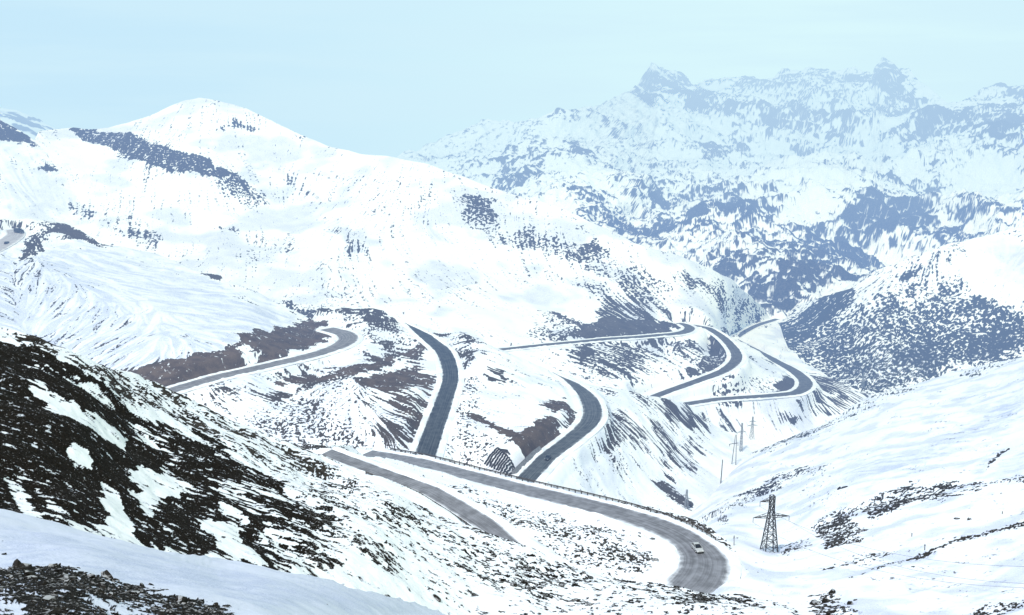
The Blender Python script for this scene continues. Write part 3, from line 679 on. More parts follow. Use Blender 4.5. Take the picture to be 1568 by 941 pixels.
MAT = {
 'L0': terrain_mat('distant_rock_and_snow', 12, bump=.2),
 'L1': terrain_mat('mountain_rock_and_snow', 5, dark=(.03,.03,.035), dark2=(.07,.068,.07), bump=.5, edge=.15, fine_amt=.16),
 'L2': terrain_mat('shrub_slope_snow', 1.8, dark=(.025,.027,.028), dark2=(.055,.055,.05), bump=.3),
 'L3': terrain_mat('hill_snow', 1.6, dark=(.03,.028,.028), dark2=(.08,.072,.07), earth=(.10,.09,.085), bump=.3),
 'MA': terrain_mat('spur_snow_and_earth', 1.1, dark=(.03,.027,.025), dark2=(.085,.075,.068), earth=(.105,.077,.060), bump=.35),
 'P': terrain_mat('right_slope_snow', .8, bump=.3),
 'N': terrain_mat('hairpin_snow', .7, bump=.35),
 'F2': terrain_mat('scree_and_snow', .6, dark=(.004,.0035,.003), dark2=(.019,.0145,.011), earth=(.15,.135,.125), bump=.6, edge=.06, fine_amt=.12),
 'F1': terrain_mat('near_snow_and_stones', .1, dark=(.006,.0055,.005), dark2=(.026,.023,.02), bump=.5, snow=(.66,.70,.82)),  # snow darkened towards lavender: shade painted into its base colour
}
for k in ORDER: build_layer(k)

# ------------------------------------------------------------------ road surfaces
RM = {'bend': road_mat('frosted_asphalt', (.12,.124,.142), (.25,.257,.29), .30, .55, 90),
      'dark': road_mat('wet_asphalt', (.02,.026,.034), (.075,.085,.095), .2, .65, 60),
      'lower': road_mat('damp_asphalt', (.03,.037,.045), (.11,.12,.13), .24, .65, 60),
      'upper': road_mat('dry_asphalt', (.10,.098,.105), (.27,.265,.285), .25, .7, 50),
      'far': road_mat('far_asphalt', (.045,.045,.05), (.12,.12,.125), .2, .6, 50),
      'ridge': road_mat('snow_dusted_asphalt', (.32,.31,.34), (.45,.45,.5), .3, .6, 40)}
BERM = terrain_mat('ploughed_snow', .5, bump=.4)
def build_road(rn):
    r = ROAD3[rn]; P, hw = r['P'], r['hw']
    T = np.gradient(P[:,:2], axis=0); T /= np.linalg.norm(T, axis=1, keepdims=True)+1e-9
    Nr = np.stack([-T[:,1], T[:,0]], -1)
    us = np.linspace(-1, 1, 13); s = np.concatenate([[0], np.cumsum(np.linalg.norm(np.diff(P, axis=0), axis=1))])
    V = []; UV = []
    for i in range(len(P)):
        for u in us:
            V.append((P[i,0]+Nr[i,0]*u*hw[i], P[i,1]+Nr[i,1]*u*hw[i], P[i,2]+.12-.10*u*u)); UV.append((u, s[i]))
    V = np.array(V); Fq = grid_faces(len(P), len(us))
    me = np_mesh('road', V, Fq)
    if sum(p.normal.z for p in me.polygons) < 0: me.flip_normals()
    uvl = me.uv_layers.new(name='road'); li = np.empty(len(me.loops), np.int32); me.loops.foreach_get('vertex_index', li)
    uvl.data.foreach_set('uv', np.array(UV, np.float32)[li].ravel())
    kk = np.linspace(0, len(ROADS[rn]['pts'])-1, len(P))
    fd = np.zeros(len(P))
    if rn == 'bend': fd = sst(9.2, 10.6, kk)*(1-sst(12.5, 14.1, kk))
    elif rn in ('dark', 'lower'): fd = .55*(1-sst(.2, 1.0, kk))
    at = me.attributes.new('fade', 'FLOAT', 'POINT'); at.data.foreach_set('value', np.repeat(fd, len(us)).astype(np.float32))
    tag(mesh_obj('road', me, RM.get(rn, RM['far'])), kind='structure')
    # ploughed snow along both edges
    bh = {'bend': .5, 'dark': .5, 'lower': .5, 'upper': .4, 'far': .35, 'farloop': .35, 'valley': .35}.get(rn)
    if not bh: return
    for sd_ in (-1, 1):
        n_ = int(s[-1]/.9); q = np.linspace(0, s[-1], n_)
        cx = np.stack([np.interp(q, s, P[:,k]) for k in range(3)], -1); nn = np.stack([np.interp(q, s, Nr[:,k]) for k in range(2)], -1); hh = np.interp(q, s, hw)
        nz = fbm(cx, 4.0, 3, 300+sd_) ; nz2 = fbm(cx, 7.0, 2, 320+sd_)
        VB = []
        for off, hf in ((-.35,-.05),(.15,.45),(.6,.95),(1.1,.8),(1.8,.3),(2.6,-.35)):
            o_ = (hh+off+.45*nz2*(1 if off < 2 else .3))*sd_; zz = cx[:,2]+.03+bh*hf*np.clip(1+1.5*nz, .25, 1.9)
            if rn == 'bend': zz = zz - np.interp(q, s, fd)*.45
            VB.append(np.stack([cx[:,0]+nn[:,0]*o_, cx[:,1]+nn[:,1]*o_, zz], -1))
        VB = np.stack(VB, 1)
        mb_ = np_mesh('snow_berm', VB.reshape(-1, 3), grid_faces(n_, 6))
        if sum(p.normal.z for p in mb_.polygons) < 0: mb_.flip_normals()
        for an_, vv in (('bare', -.5+.35*nz), ('dust_and_shade', np.clip(.25+.6*nz2, 0, 1))):
            ab_ = mb_.attributes.new(an_, 'FLOAT', 'POINT'); ab_.data.foreach_set('value', np.repeat(vv, 6).astype(np.float32))
        tag(mesh_obj('snow_berm', mb_, BERM), kind='structure')
for rn in ROADS: build_road(rn)

def road_at(rn, x, y, side=0.):
    r = ROAD3[rn]; i = int(np.argmin(np.hypot(r['px'][:,0]-x, r['px'][:,1]-y))); i = min(max(i, 1), len(r['P'])-2)
    P = Vector(r['P'][i]); T = Vector(r['P'][i+1]-r['P'][i-1]).normalized()
    n = Vector((-T.y, T.x, 0)).normalized()
    return P + n*side*r['hw'][i] + Vector((0, 0, .12-.1*side*side)), T

# ------------------------------------------------------------------ vehicles
M_white = simple_mat('white_car_paint', (.4,.415,.42), .3, .06, 2)
M_dark = simple_mat('dark_car_paint', (.03,.035,.045), .3, .2, 2)
M_glass = simple_mat('car_glass', (.012,.014,.018), .12, .1, 2, spec=.5)
M_tyre = simple_mat('tyre_rubber', (.018,.018,.018), .85, .2, 8)
M_rim = simple_mat('wheel_steel', (.35,.36,.38), .35, .2, 8, metal=.7)
M_trim = simple_mat('black_trim', (.02,.02,.022), .6, .2, 8)
M_lamp = simple_mat('lamp_lens', (.85,.86,.85), .15, .05, 8)
M_red = simple_mat('red_lens', (.35,.02,.02), .2, .1, 8)
M_canvas = simple_mat('truck_canvas', (.035,.04,.05), .8, .3, 2)

def loft(secs, close=True):
    """secs: list of closed rings of equal length"""
    n = len(secs[0]); V = [v for s in secs for v in s]; F = []
    for i in range(len(secs)-1):
        for k in range(n): F.append((i*n+k, i*n+(k+1) % n, (i+1)*n+(k+1) % n, (i+1)*n+k))
    F.append(tuple(range(n-1, -1, -1))); F.append(tuple(range((len(secs)-1)*n, len(secs)*n)))
    return V, F
def wheel(parent, x, y, r, w):
    ty = MB()
    secs = []
    for yy, rr in ((-w/2, r*.86), (-w*.36, r), (w*.36, r), (w/2, r*.86)):
        secs.append([(rr*math.cos(a), yy, rr*math.sin(a)) for a in [2*math.pi*k/18 for k in range(18)]])
    V, F = loft(secs); ty.add(V, F)
    o = ty.build('wheel', M_tyre, parent, smooth=False); o.location = (x, y, r)
    rm = MB()
    sgn = 1 if y > 0 else -1
    V, F = loft([[(q*r*math.cos(a), yy, q*r*math.sin(a)) for a in [2*math.pi*k/14 for k in range(14)]] for yy, q in ((sgn*w*.3, .62), (sgn*(w*.5+.02), .55), (sgn*(w*.5+.03), .2))])
    rm.add(V, F); rm.build('rim', M_rim, o)
def car(label, paint, loc, T, cat='car', size=1.0):
    root = empty('car', loc, (0, 0, math.atan2(T.y, T.x)))
    root.rotation_euler.y = -math.asin(max(-1, min(1, T.z))); root.scale = (size,)*3
    tag(root, label, cat)
    # body: sections along x (front +x)
    b = MB(); secs = []
    for x, hw, zb, zt in ((-2.15,.68,.42,.80),(-2.05,.80,.30,.93),(-1.4,.85,.24,.97),(-.6,.86,.22,.95),(.5,.86,.22,.94),(1.0,.85,.23,.92),(1.6,.83,.25,.84),(2.02,.76,.30,.72),(2.16,.62,.38,.60)):
        r = .1
        secs.append([(x,-hw+.08,zb),(x,hw-.08,zb),(x,hw,zb+.14),(x,hw,zt-.16),(x,hw-.1,zt),(x,-hw+.1,zt),(x,-hw,zt-.16),(x,-hw,zb+.14)])
    V, F = loft(secs); b.add(V, F); b.build('body', paint, root, bevel=.03)
    g = MB(); secs = []
    for z, x0, x1, hw in ((.90,-1.75,1.0,.78),(1.12,-1.5,.62,.70),(1.38,-1.22,-.12,.60)):
        secs.append([(x0,-hw,z),(x1,-hw*.96,z),(x1,hw*.96,z),(x0,hw,z)])
    V, F = loft(secs); g.add(V, F); g.build('window', M_glass, root, bevel=.03)
    rf = MB(); secs = []
    for z, x0, x1, hw in ((1.37,-1.26,-.2,.61),(1.43,-1.16,-.3,.56)):
        secs.append([(x0,-hw,z),(x1,-hw,z),(x1,hw,z),(x0,hw,z)])
    V, F = loft(secs); rf.add(V, F)
    for sy in (-1, 1):      # pillars
        rf.bar((1.02,sy*.77,.9),(-.1,sy*.60,1.38),.06); rf.bar((-1.78,sy*.79,.9),(-1.14,sy*.61,1.38),.12); rf.bar((-.35,sy*.80,.92),(-.4,sy*.62,1.39),.07)
    rf.build('roof', paint, root)
    for x in (-1.32, 1.32):
        for y in (-.78, .78): wheel(root, x, y, .31, .2)
    for sy in (-1, 1):
        h = MB(); h.box((2.04, sy*.55, .62), (.14, .3, .15)); h.build('headlight', M_lamp, root, bevel=.03)
        h = MB(); h.box((-2.1, sy*.6, .76), (.1, .26, .14)); h.build('tail_light', M_red, root, bevel=.02)
        h = MB(); h.box((.72, sy*.93, .96), (.16, .18, .12)); h.build('mirror', paint, root, bevel=.03)
    h = MB(); h.box((2.12, 0, .36), (.14, 1.36, .14)); h.build('bumper', M_trim, root, bevel=.03)
    h = MB(); h.box((-2.13, 0, .42), (.12, 1.4, .16)); h.build('bumper', M_trim, root, bevel=.03)
    h = MB(); h.box((2.10, 0, .56), (.1, .7, .12)); h.build('grille', M_trim, root)
    return root
def truck(label, loc, T, s=1.):
    root = empty('truck', loc, (0, 0, math.atan2(T.y, T.x))); root.scale = (s, s, s)
    tag(root, label, 'truck')
    c = MB(); secs = []
    for x, zt in ((1.6,2.35),(2.9,2.35),(3.25,1.55),(3.5,1.45),(3.55,.6)):
        secs.append([(x,-1.05,.55),(x,1.05,.55),(x,1.05,zt-.1),(x,.95,zt),(x,-.95,zt),(x,-1.05,zt-.1)])
    V, F = loft(secs); c.add(V, F); c.build('cab', M_dark, root, bevel=.05)
    w = MB()
    w.add([(2.98,-.9,2.25),(3.3,-.9,1.55),(3.3,.9,1.55),(2.98,.9,2.25),(2.9,-.9,2.25),(3.2,-.9,1.5),(3.2,.9,1.5),(2.9,.9,2.25)],[(0,1,2,3),(7,6,5,4),(0,4,5,1),(2,6,7,3),(0,3,7,4),(1,5,6,2)])
    w.build('windscreen', M_glass, root)
    b = MB(); secs = []
    for x in (-3.5, 1.45):
        secs.append([(x,-1.2,.95),(x,1.2,.95),(x,1.2,2.7),(x,.9,3.05),(x,-.9,3.05),(x,-1.2,2.7)])
    V, F = loft(secs); b.add(V, F); b.build('cargo_cover', M_canvas, root, bevel=.06)
    f = MB(); f.box((0,0,.75), (6.8,.9,.3)); f.box((-3.5,0,.6),(.15,2.2,.3)); f.build('chassis', M_trim, root)
    for x in (-2.6, -1.5, 2.4):
        for y in (-.95, .95): wheel(root, x, y, .48, .32)
    for sy in (-1, 1):
        h = MB(); h.box((3.57, sy*.8, .85), (.08, .3, .2)); h.build('headlight', M_lamp, root)
    return root
p, T = road_at('bend', 1071, 841, -.05)
car('white car rounding the snowy hairpin bend', M_white, p, T, size=1.28)
p, T = road_at('lower', 832, 700, .25)
car('dark car climbing the lower loop towards the striped stone terrace', M_dark, p, T, size=1.15)
p, T = road_at('ridge', 24, 357, -.35)
truck('dark truck with covered bed on the ridge road at the far left', p, Vector((.85, -.35, 0)), 1.0)
p, T = road_at('ridge', 8, 376, -.3)
car('small dark car behind the truck on the ridge road at the left edge', M_dark, p, T)
p, T = road_at('distant', 1140, 507, 0)
car('tiny dark car on the most distant stretch of road in the valley', M_dark, p, T)

# ------------------------------------------------------------------ pylons, poles, wires
M_galv = simple_mat('galvanised_steel', (.2,.22,.25), .5, .2, 1.5, metal=.2)
M_steel = M_steel_near = simple_mat('weathered_steel', (.045,.047,.052), .6, .3, 1.5, metal=.2)
M_wood = simple_mat('tarred_wood', (.05,.045,.042), .85, .3, 3)
M_ins = simple_mat('dark_glass_insulator', (.03,.035,.04), .25, .2, 6)
M_wire = simple_mat('power_cable', (.12,.13,.15), .5, .1, 1)
def pylon(label, loc, H, bw, tw, arms, panels, t, rz, group=None, M_steel=None):
    M_steel = M_steel or M_steel_near
    root = empty('pylon', loc, (0, 0, rz)); tag(root, label, 'pylon', group)
    def cw(z): 
        k = z/H
        return (bw*(1-k/.75)+tw*(k/.75))/2 if k < .75 else tw/2
    for sx, sy in ((1,1),(1,-1),(-1,-1),(-1,1)):
        m = MB(); m.bar((sx*bw/2, sy*bw/2, -1.2), (sx*tw/2, sy*tw/2, H*.75), t); m.bar((sx*tw/2, sy*tw/2, H*.75), (sx*tw/2, sy*tw/2, H), t*.8)
        m.build('leg', M_steel, root)
    m = MB(); zs = [0]; 
    k = 0
    for k in range(1, panels+1): zs.append(H*(1-(1-k/panels)**1.25) if k < panels else H)
    cor = ((1,1),(1,-1),(-1,-1),(-1,1))
    for i in range(panels):
        z0, z1 = zs[i], zs[i+1]; a, b = cw(z0), cw(z1)
        for q in range(4):
            (x0, y0), (x1, y1) = cor[q], cor[(q+1) % 4]
            m.bar((x0*a, y0*a, z0), (x1*b, y1*b, z1), t*.5); m.bar((x1*a, y1*a, z0), (x0*b, y0*b, z1), t*.5)
            m.bar((x0*b, y0*b, z1), (x1*b, y1*b, z1), t*.5)
    m.build('bracing', M_steel, root)
    tips = []
    for z, ln, sides in arms:
        for s in sides:
            m = MB(); w_ = cw(z); n = 3; hz = H*.055
            pts = [(s*w_+s*(ln-w_)*k/n, (w_)*(1-k/n), hz*(1-k/n)) for k in range(n+1)]
            for sy in (-1, 1):
                m.bar((s*w_, sy*w_, z), (s*ln, 0, z), t*.55); m.bar((s*w_, sy*w_, z+hz), (s*ln, 0, z), t*.5)
                for k in range(n):
                    x0, y0, h0 = pts[k]; x1, y1, h1 = pts[k+1]
                    m.bar((x0, sy*y0, z), (x1, sy*y1, z+h1), t*.35); m.bar((x0, sy*y0, z), (x0, sy*y0, z+h0), t*.35)
                    m.bar((x0, -y0, z), (x1, y1, z), t*.3)
            ca = m.build('cross_arm', M_steel, root)
            ins = MB(); il = H*.085
            for k in range(6): ins.bar((s*ln, 0, z-il*k/6), (s*ln, 0, z-il*(k+.62)/6), t*.9, 8, t*.5)
            ins.bar((s*ln, 0, z+.05), (s*ln, 0, z-il), t*.25)
            ins.build('insulator', M_ins, ca)
            tips.append((Vector((s*ln, 0, z-il)), s))
    mw = Matrix.Translation(loc) @ Matrix.Rotation(rz, 4, 'Z')
    return [(mw @ q, s) for q, s in tips]
pb, _ = on('P', 1178, 847)
tips = pylon('large steel lattice pylon standing in the snow just right of the hairpin bend', pb, 19.5, 4.6, 1.35, [(12.2, 6.0, (-1, 1)), (17.6, 4.0, (-1,))], 9, .27, .12)
for lab, key, x, y, hpx, bw, arms in (
   ('small lattice pylon half hidden behind the rocks at the road edge', 'MA', 1051, 779, 31, 1.9, [(7.2,2.6,(-1,)), (5.2,2.3,(1,))]),
   ('faint lattice pylon highest up the valley floor below the road bank', 'MA', 1151, 664, 36, 2.6, [(9.0,3.6,(-1,1)),(11.6,2.4,(-1,1))]),
   ('pale slender pylon between the twin pole pylon and the streaked bank', 'MA', 1134, 690, 46, 1.5, [(12.5,2.8,(-1,1))]),
   ('distant faint pylon at the foot of the dark shrub slope', 'L2', 1321, 595, 24, 2.2, [(8.5,3.4,(-1,1))])):
    q, _ = on(key, x, y); d = (q.y*ct - q.z*st); h = hpx*d/FL
    pylon(lab, q, h, bw, .7, arms, 6, .17 if key == 'MA' else .2, .2, M_steel=M_galv)
# twin leg pole structure and single pole
q, _ = on('MA', 1122, 714); d = q.y*ct-q.z*st; h = 48*d/FL
r = empty('power_pole', q, (0,0,.15)); tag(r, 'tall double wooden power pole with a single cross arm on the valley floor', 'power pole')
for sx in (-1, 1):
    m = MB(); m.bar((sx*1.3 if sx < 0 else 1.3, 0, -1), (sx*.3+.5, 0, h), .42, 8, .3); m.build('pole', M_wood, r, smooth=False)
m = MB(); m.bar((-3.4, 0, h*.69), (2.2, 0, h*.72), .3); m.build('cross_arm', M_wood, r)
for x in (-3.1, 2.0):
    m = MB(); m.bar((x, 0, h*.69), (x, 0, h*.62), .3, 8); m.build('insulator', M_ins, r)
q, _ = on('MA', 1103, 741); d = q.y*ct-q.z*st; h = 38*d/FL
r = empty('utility_pole', q, (0,.03,0)); tag(r, 'plain single dark pole standing alone on the valley snow', 'pole')
m = MB(); m.bar((0,0,-1), (0,0,h), .62, 10, .45); m.build('shaft', M_wood, r)
m = MB(); m.bar((0,0,h), (0,0,h+.25), .5, 10, .1); m.build('pole_cap', M_steel, r)

def cable(a, b, sag, rad, label):
    cu = []
    n = 40
    for k in range(n+1):
        t = k/n; p_ = a.lerp(b, t); p_ = p_ - Vector((0, 0, sag*4*t*(1-t))); cu.append(p_)
    m = MB()
    for k in range(n): m.bar(cu[k], cu[k+1], rad*2, 5)
    o = m.build('power_line', M_wire); tag(o, label, 'power line', 'cables strung from the large pylon')
ends = [unproj(1760, 861, 185), unproj(1760, 897, 175), unproj(1760, 890, 178)]
labs = ['uppermost sagging power line running right from the large pylon', 'lowest sagging power line running right from the large pylon', 'middle sagging power line running right from the large pylon']
for (q, s), e, lb in zip([tips[2], tips[0], tips[1]], ends, labs):
    cable(q, Vector(e), 7.5, .036, lb)

# ------------------------------------------------------------------ guard rail at the outer edge of the hairpin road
M_rail = simple_mat('dark_stone_kerb', (.06,.055,.055), .85, .35, 1.2)
def edge_line(rn, i0, i1, side, off, n):
    r = ROAD3[rn]; P = r['P']; T = np.gradient(P[:,:2], axis=0); T /= np.linalg.norm(T, axis=1, keepdims=True)
    Nr = np.stack([-T[:,1], T[:,0]], -1); E = P.copy(); E[:,:2] += Nr*side*(r['hw']+off)[:,None]
    E = E[i0:i1]; s = np.concatenate([[0], np.cumsum(np.linalg.norm(np.diff(E, axis=0), axis=1))])
    q = np.linspace(0, s[-1], n); return [Vector((np.interp(v, s, E[:,0]), np.interp(v, s, E[:,1]), np.interp(v, s, E[:,2]))) for v in q]
def guard_rail(label, pts, h=.75):
    root = empty('guard_rail', pts[0]); tag(root, label, 'guard rail')
    o = pts[0]; m = MB()
    for a, b in zip(pts[:-1], pts[1:]):
        m.bar(a-o+Vector((0,0,h)), b-o+Vector((0,0,h)), .30); m.bar(a-o+Vector((0,0,h-.42)), b-o+Vector((0,0,h-.42)), .12)
    m.build('rail', M_rail, root)
    for a in pts:
        k = MB(); k.bar(a-o+Vector((0,0,-.6)), a-o+Vector((0,0,h+.2)), .26); k.build('post', M_rail, root)
sideN = 1
_a = edge_line('bend', 5, 100, 1, .9, 2); _b = edge_line('bend', 5, 100, -1, .9, 2)
sideN = 1 if _a[0].length > _b[0].length else -1
guard_rail('long dark guard rail along the far edge of the hairpin road', edge_line('bend', 4, 100, sideN, 1.3, 60), 1.25)
guard_rail('dark edge rail on the nearer limb of the hairpin by the snow berm', edge_line('bend', 192, 226, sideN, 1.3, 22), 1.0)
sl_ = 1 if (edge_line('lower', 50, 80, 1, 2, 2)[0].x < edge_line('lower', 50, 80, -1, 2, 2)[0].x) else -1
# retaining wall by the lower loop
M_conc = simple_mat('grey_concrete', (.16,.165,.18), .85, .25, 1.)
w_ = edge_line('lower', 67, 80, sl_, 2.2, 14)
root = empty('retaining_wall', w_[0]); tag(root, 'low grey concrete retaining wall beside the lower loop of road', 'wall')
m = MB()
for a, b in zip(w_[:-1], w_[1:]): m.bar(a-w_[0]+Vector((0,0,.6)), b-w_[0]+Vector((0,0,.6)), 1.9)
m.build('wall', M_conc, root)
m = MB()
for a, b in zip(w_[:-1], w_[1:]): m.bar(a-w_[0]+Vector((0,0,1.75)), b-w_[0]+Vector((0,0,1.75)), .35)
m.build('coping', M_conc, root)

# striped stone terrace
M_stone = simple_mat('dark_terrace_stone', (.035,.034,.036), .85, .35, 1.)
tq, _ = on('MA', 765, 708)
root = empty('stone_terrace', tq); tag(root, 'stepped stone terrace of dark rows and snow between the two lower roads', 'terrace')
nrow = 11
for k in range(nrow):
    f = k/(nrow-1)
    a = (741+f*37, 709+f*19); b = (760+f*28, 688+f*22); c = (766+f*24, 689+f*22); e = (778+f*13, 693+f*20)
    cur = catmull([a, ((a[0]+b[0])/2-1.5, (a[1]+b[1])/2), b, c, e] if k < 3 else [a, ((a[0]+b[0])/2-1.2, (a[1]+b[1])/2-.5), b, c], 5)
    m = MB(); pr = None
    for (x, y) in cur:
        q, _ = on('MA', x, y); q = q - tq + Vector((0, 0, .25))
        if pr is not None: m.bar(pr, q, .62)
        pr = q
    m.build('stone_row', M_stone, root)

# marker posts
M_post = simple_mat('weathered_post', (.06,.05,.045), .85, .3, 4)
def post(label, key, x, y, h, name='marker_post'):
    q, _ = on(key, x, y)
    root = empty(name, q, (random.uniform(-.05,.05), random.uniform(-.05,.05), 0)); tag(root, label, 'post')
    m = MB(); m.bar((0,0,-.6), (0,0,h), .28, 6, .2); m.build('shaft', M_post, root)
    m = MB(); m.bar((0,0,h*.72), (0,0,h*.9), .36, 6, .34); m.build('band', M_trim, root)
post('short dark post in the snow at the outside of the hairpin', 'P', 1124, 838, 3.4)
post('dark post on the right slope beside the dashed ditch line', 'P', 1416, 842, 1.7)
post('stubby post on the right slope above the dashed ditch line', 'P', 1397, 822, 1.0)
post('lone dark stake far out on the right slope near the frame edge', 'P', 1535, 786, .8)

# ------------------------------------------------------------------ stones
M_rock = rock_mat('dark_stone', .4); M_rock2 = rock_mat('dark_stone_bare', .2)
def rock_proto(i, sub=2):
    bm = bmesh.new(); bmesh.ops.create_icosphere(bm, subdivisions=sub, radius=.5)
    V = np.array([v.co[:] for v in bm.verts]); n = fbm(V+i*9.1, .9, 3, 200+i, .6)
    r_ = np.random.default_rng(i)
    sc = np.array([1, r_.uniform(.55,.85), r_.uniform(.4,.75)])
    for k in range(6):       # flat fracture faces
        ax = r_.normal(size=3); ax /= np.linalg.norm(ax); lim = r_.uniform(.26,.4)
        dd = V@ax; V = V - np.clip(dd-lim, 0, None)[:,None]*ax
    V = V*(1+.9*n[:,None])*sc
    for v, c in zip(bm.verts, V): v.co = c
    me = bpy.data.meshes.new('boulder'); bm.to_mesh(me); bm.free()
    return me
protos = [rock_proto(i) for i in range(12)]
for me in protos: me.materials.append(M_rock)
lows = []
for i in range(8):
    me = rock_proto(40+i, 1); lows.append((np.array([v.co[:] for v in me.vertices]), np.array([p.vertices[:] for p in me.polygons])))
    bpy.data.meshes.remove(me)

def scatter(key, n, box, size, pw=1.0, thr=-.02, avoid=1.5):
    L = LAY[key]; out = []
    x0, y0, x1, y1 = box; tries = 0
    while len(out) < n and tries < n*60:
        tries += 1
        x = random.uniform(x0, x1); y = random.uniform(y0, y1)
        c = int(round((x-L['xs'][0])/(L['xs'][1]-L['xs'][0])))
        if c < 0 or c >= len(L['xs']): continue
        r = int(round((y-L['cy'][c])/(L['by'][c]-L['cy'][c])*(L['R']-1)))
        if r < 1 or r >= L['R']: continue
        if L['F'][r, c] < thr or L['rdist'][r, c] < avoid: continue
        s = size[0]*(size[1]/size[0])**(random.random()**pw)
        p_ = L['P'][r, c]; d = p_[1]*ct - p_[2]*st
        out.append((p_, L['Nn'][r, c], s*d/FL, s))
    return out
def place(me, p_, nrm, s, name, label, group, mat=None):
    o = bpy.data.objects.new(name, me); C.objects.link(o)
    q = Vector(nrm).to_track_quat('Z', 'Y').to_matrix().to_4x4()
    o.matrix_world = Matrix.Translation(Vector(p_)) @ q @ Matrix.Rotation(random.uniform(0, 6.28), 4, 'Z') @ Matrix.Rotation(random.uniform(-.35,.35), 4, 'X') @ Matrix.Diagonal((s*random.uniform(.85,1.3), s*random.uniform(.8,1.2), s*random.uniform(.8,1.2), 1))
    tag(o, label, 'rock', group); return o
IND = [
 ('F1', 120, (-10,872,400,950), (8,30), 2.4, .0, 'dark stone in the bare rubble at the bottom left corner', 'stones in the bottom left rubble'),
 ('F2', 60, (520,760,1180,941), (5,11), 2.2, .0, 'dark rock poking through the snow below the near limb of the hairpin', 'rocks on the slope below the hairpin'),
 ('N', 40, (700,745,1000,875), (4.5,9), 2.0, .0, 'dark rock in the snow on the hump inside the hairpin', 'rocks on the hump inside the hairpin'),
 ('N', 16, (960,770,1100,825), (5,9), 1.5, -.1, 'black rock in the line beyond the far edge of the hairpin road', 'rocks lining the far road edge'),
 ('P', 44, (1235,730,1600,840), (5,12), 1.8, .0, 'dark rock in the broken outcrop band on the right snow slope', 'rocks of the right outcrop band'),
 ('P', 12, (1240,905,1330,945), (6,16), 1.5, -.3, 'dark rock at the bottom edge right of the centre', 'rocks at the bottom edge'),
]
for key, n, box, size, pw, thr, lab, grp in IND:
    for p_, nn, s, px in scatter(key, n, box, size, pw, thr): place(random.choice(protos), p_, nn, s, 'rock', lab, grp)
# single rocks one can point to
for key, x, y, px, lab in (
   ('F1', 88, 866, 24, 'largest slab of dark rock on the rim of the bottom left rubble'),
   ('F1', 25, 869, 26, 'long flat dark slab at the left end of the rubble rim'),
   ('F1', 205, 893, 5, 'little dark stone alone on the blue snow bank right of the rubble'),
   ('F1', 232, 893, 10, 'low dark stone pair member lying on the blue snow bank'),
   ('F1', 500, 927, 4, 'tiny dark stone farthest right on the blue snow bank'),
   ('F1', 8, 852, 12, 'dark stone at the left picture edge above the rubble rim'),
   ('F2', 666, 917, 15, 'biggest brown rock on the white slope at bottom centre'),
   ('F2', 594, 914, 14, 'dark wedge of rock at the edge of the blue snow bank'),
   ('F2', 786, 895, 15, 'long dark rock lying in the snow under the hairpin slope'),
   ('F2', 885, 918, 16, 'long black rock near the bottom edge below the bend'),
   ('F2', 1042, 933, 12, 'round black rock at the bottom edge under the bend'),
   ('N', 956, 857, 13, 'biggest grey boulder on the tip of the hump inside the bend'),
   ('N', 1003, 858, 10, 'forked black rock beside the inner edge of the bend'),
   ('P', 1464, 795, 9, 'left one of two lone dark rocks on the open right slope'),
   ('P', 1485, 795, 10, 'right one of two lone dark rocks on the open right slope'),
   ('P', 1265, 922, 15, 'big pointed black rock at the bottom edge right of the bend'),
   ('P', 1160, 880, 3.5, 'lone small stone in the snow right of the bend'),
   ('L3', 672, 473, 4, 'isolated dark bush on the bright hillside above the dark road')):
    q, nn = on(key, x, y); d = q.y*ct-q.z*st
    place(random.choice(protos), q, nn, px*d/FL, 'rock' if 'bush' not in lab else 'rock', lab.replace('bush', 'rock'), None)

def stuff(name, lab, lists, mat):
    V = []; Fc = []; b = 0
    for p_, nn, s, px in lists:
        v, f = random.choice(lows)
        q = np.array(Vector(nn).to_track_quat('Z', 'Y').to_matrix() @ Matrix.Rotation(random.uniform(0, 6.28), 3, 'Z'))
        V.append((v*np.array([s*random.uniform(.8,1.4), s*random.uniform(.7,1.2), s*random.uniform(.6,1.1)]))@q.T+p_); Fc.append(f+b); b += len(v)
    me = np_mesh(name, np.concatenate(V), np.concatenate(Fc), False)
    o = mesh_obj(name, me, mat); tag(o, lab, 'scree', None, 'stuff')
stuff('rubble', 'fine dark rubble covering the ground in the bottom left corner', scatter('F1', 5200, (-60,866,420,990), (2,11), 2.2, .0), M_rock2)
stuff('scree', 'small dark stones strewn through the snow of the dark foreground slope',
      scatter('F2', 5200, (-40,520,560,885), (1.6,5), 1.5, .04) + scatter('F2', 3200, (470,730,1200,941), (2,7), 2.0, .02), M_rock2)
stuff('loose_stones', 'small dark stones strewn over the snow around the hairpin and right outcrops',
      scatter('N', 1500, (380,640,1110,880), (1.5,4.5), 1.6, .02) + scatter('P', 1300, (1070,710,1620,941), (1.5,5), 1.6, .02), M_rock2)

# ------------------------------------------------------------------ ground sheet, haze, sky, sun, camera
m = MB(); m.add([(-3400,-1500,-430),(3400,-1500,-430),(3400,3250,-430),(-3400,3250,-430)], [(0,1,2,3)])
gm, nt, nd, lk = new_mat('snow_ground'); n = N(nt, 'ShaderNodeTexNoise'); n.inputs['Scale'].default_value = .01
geo = N(nt, 'ShaderNodeNewGeometry'); lk.new(geo.outputs['Position'], n.inputs[0])
out_bsdf(nt, mix_c(nt, n.outputs['Fac'], (.8,.83,.88), (.86,.88,.9)), .9)
tag(m.build('ground', gm), kind='structure')

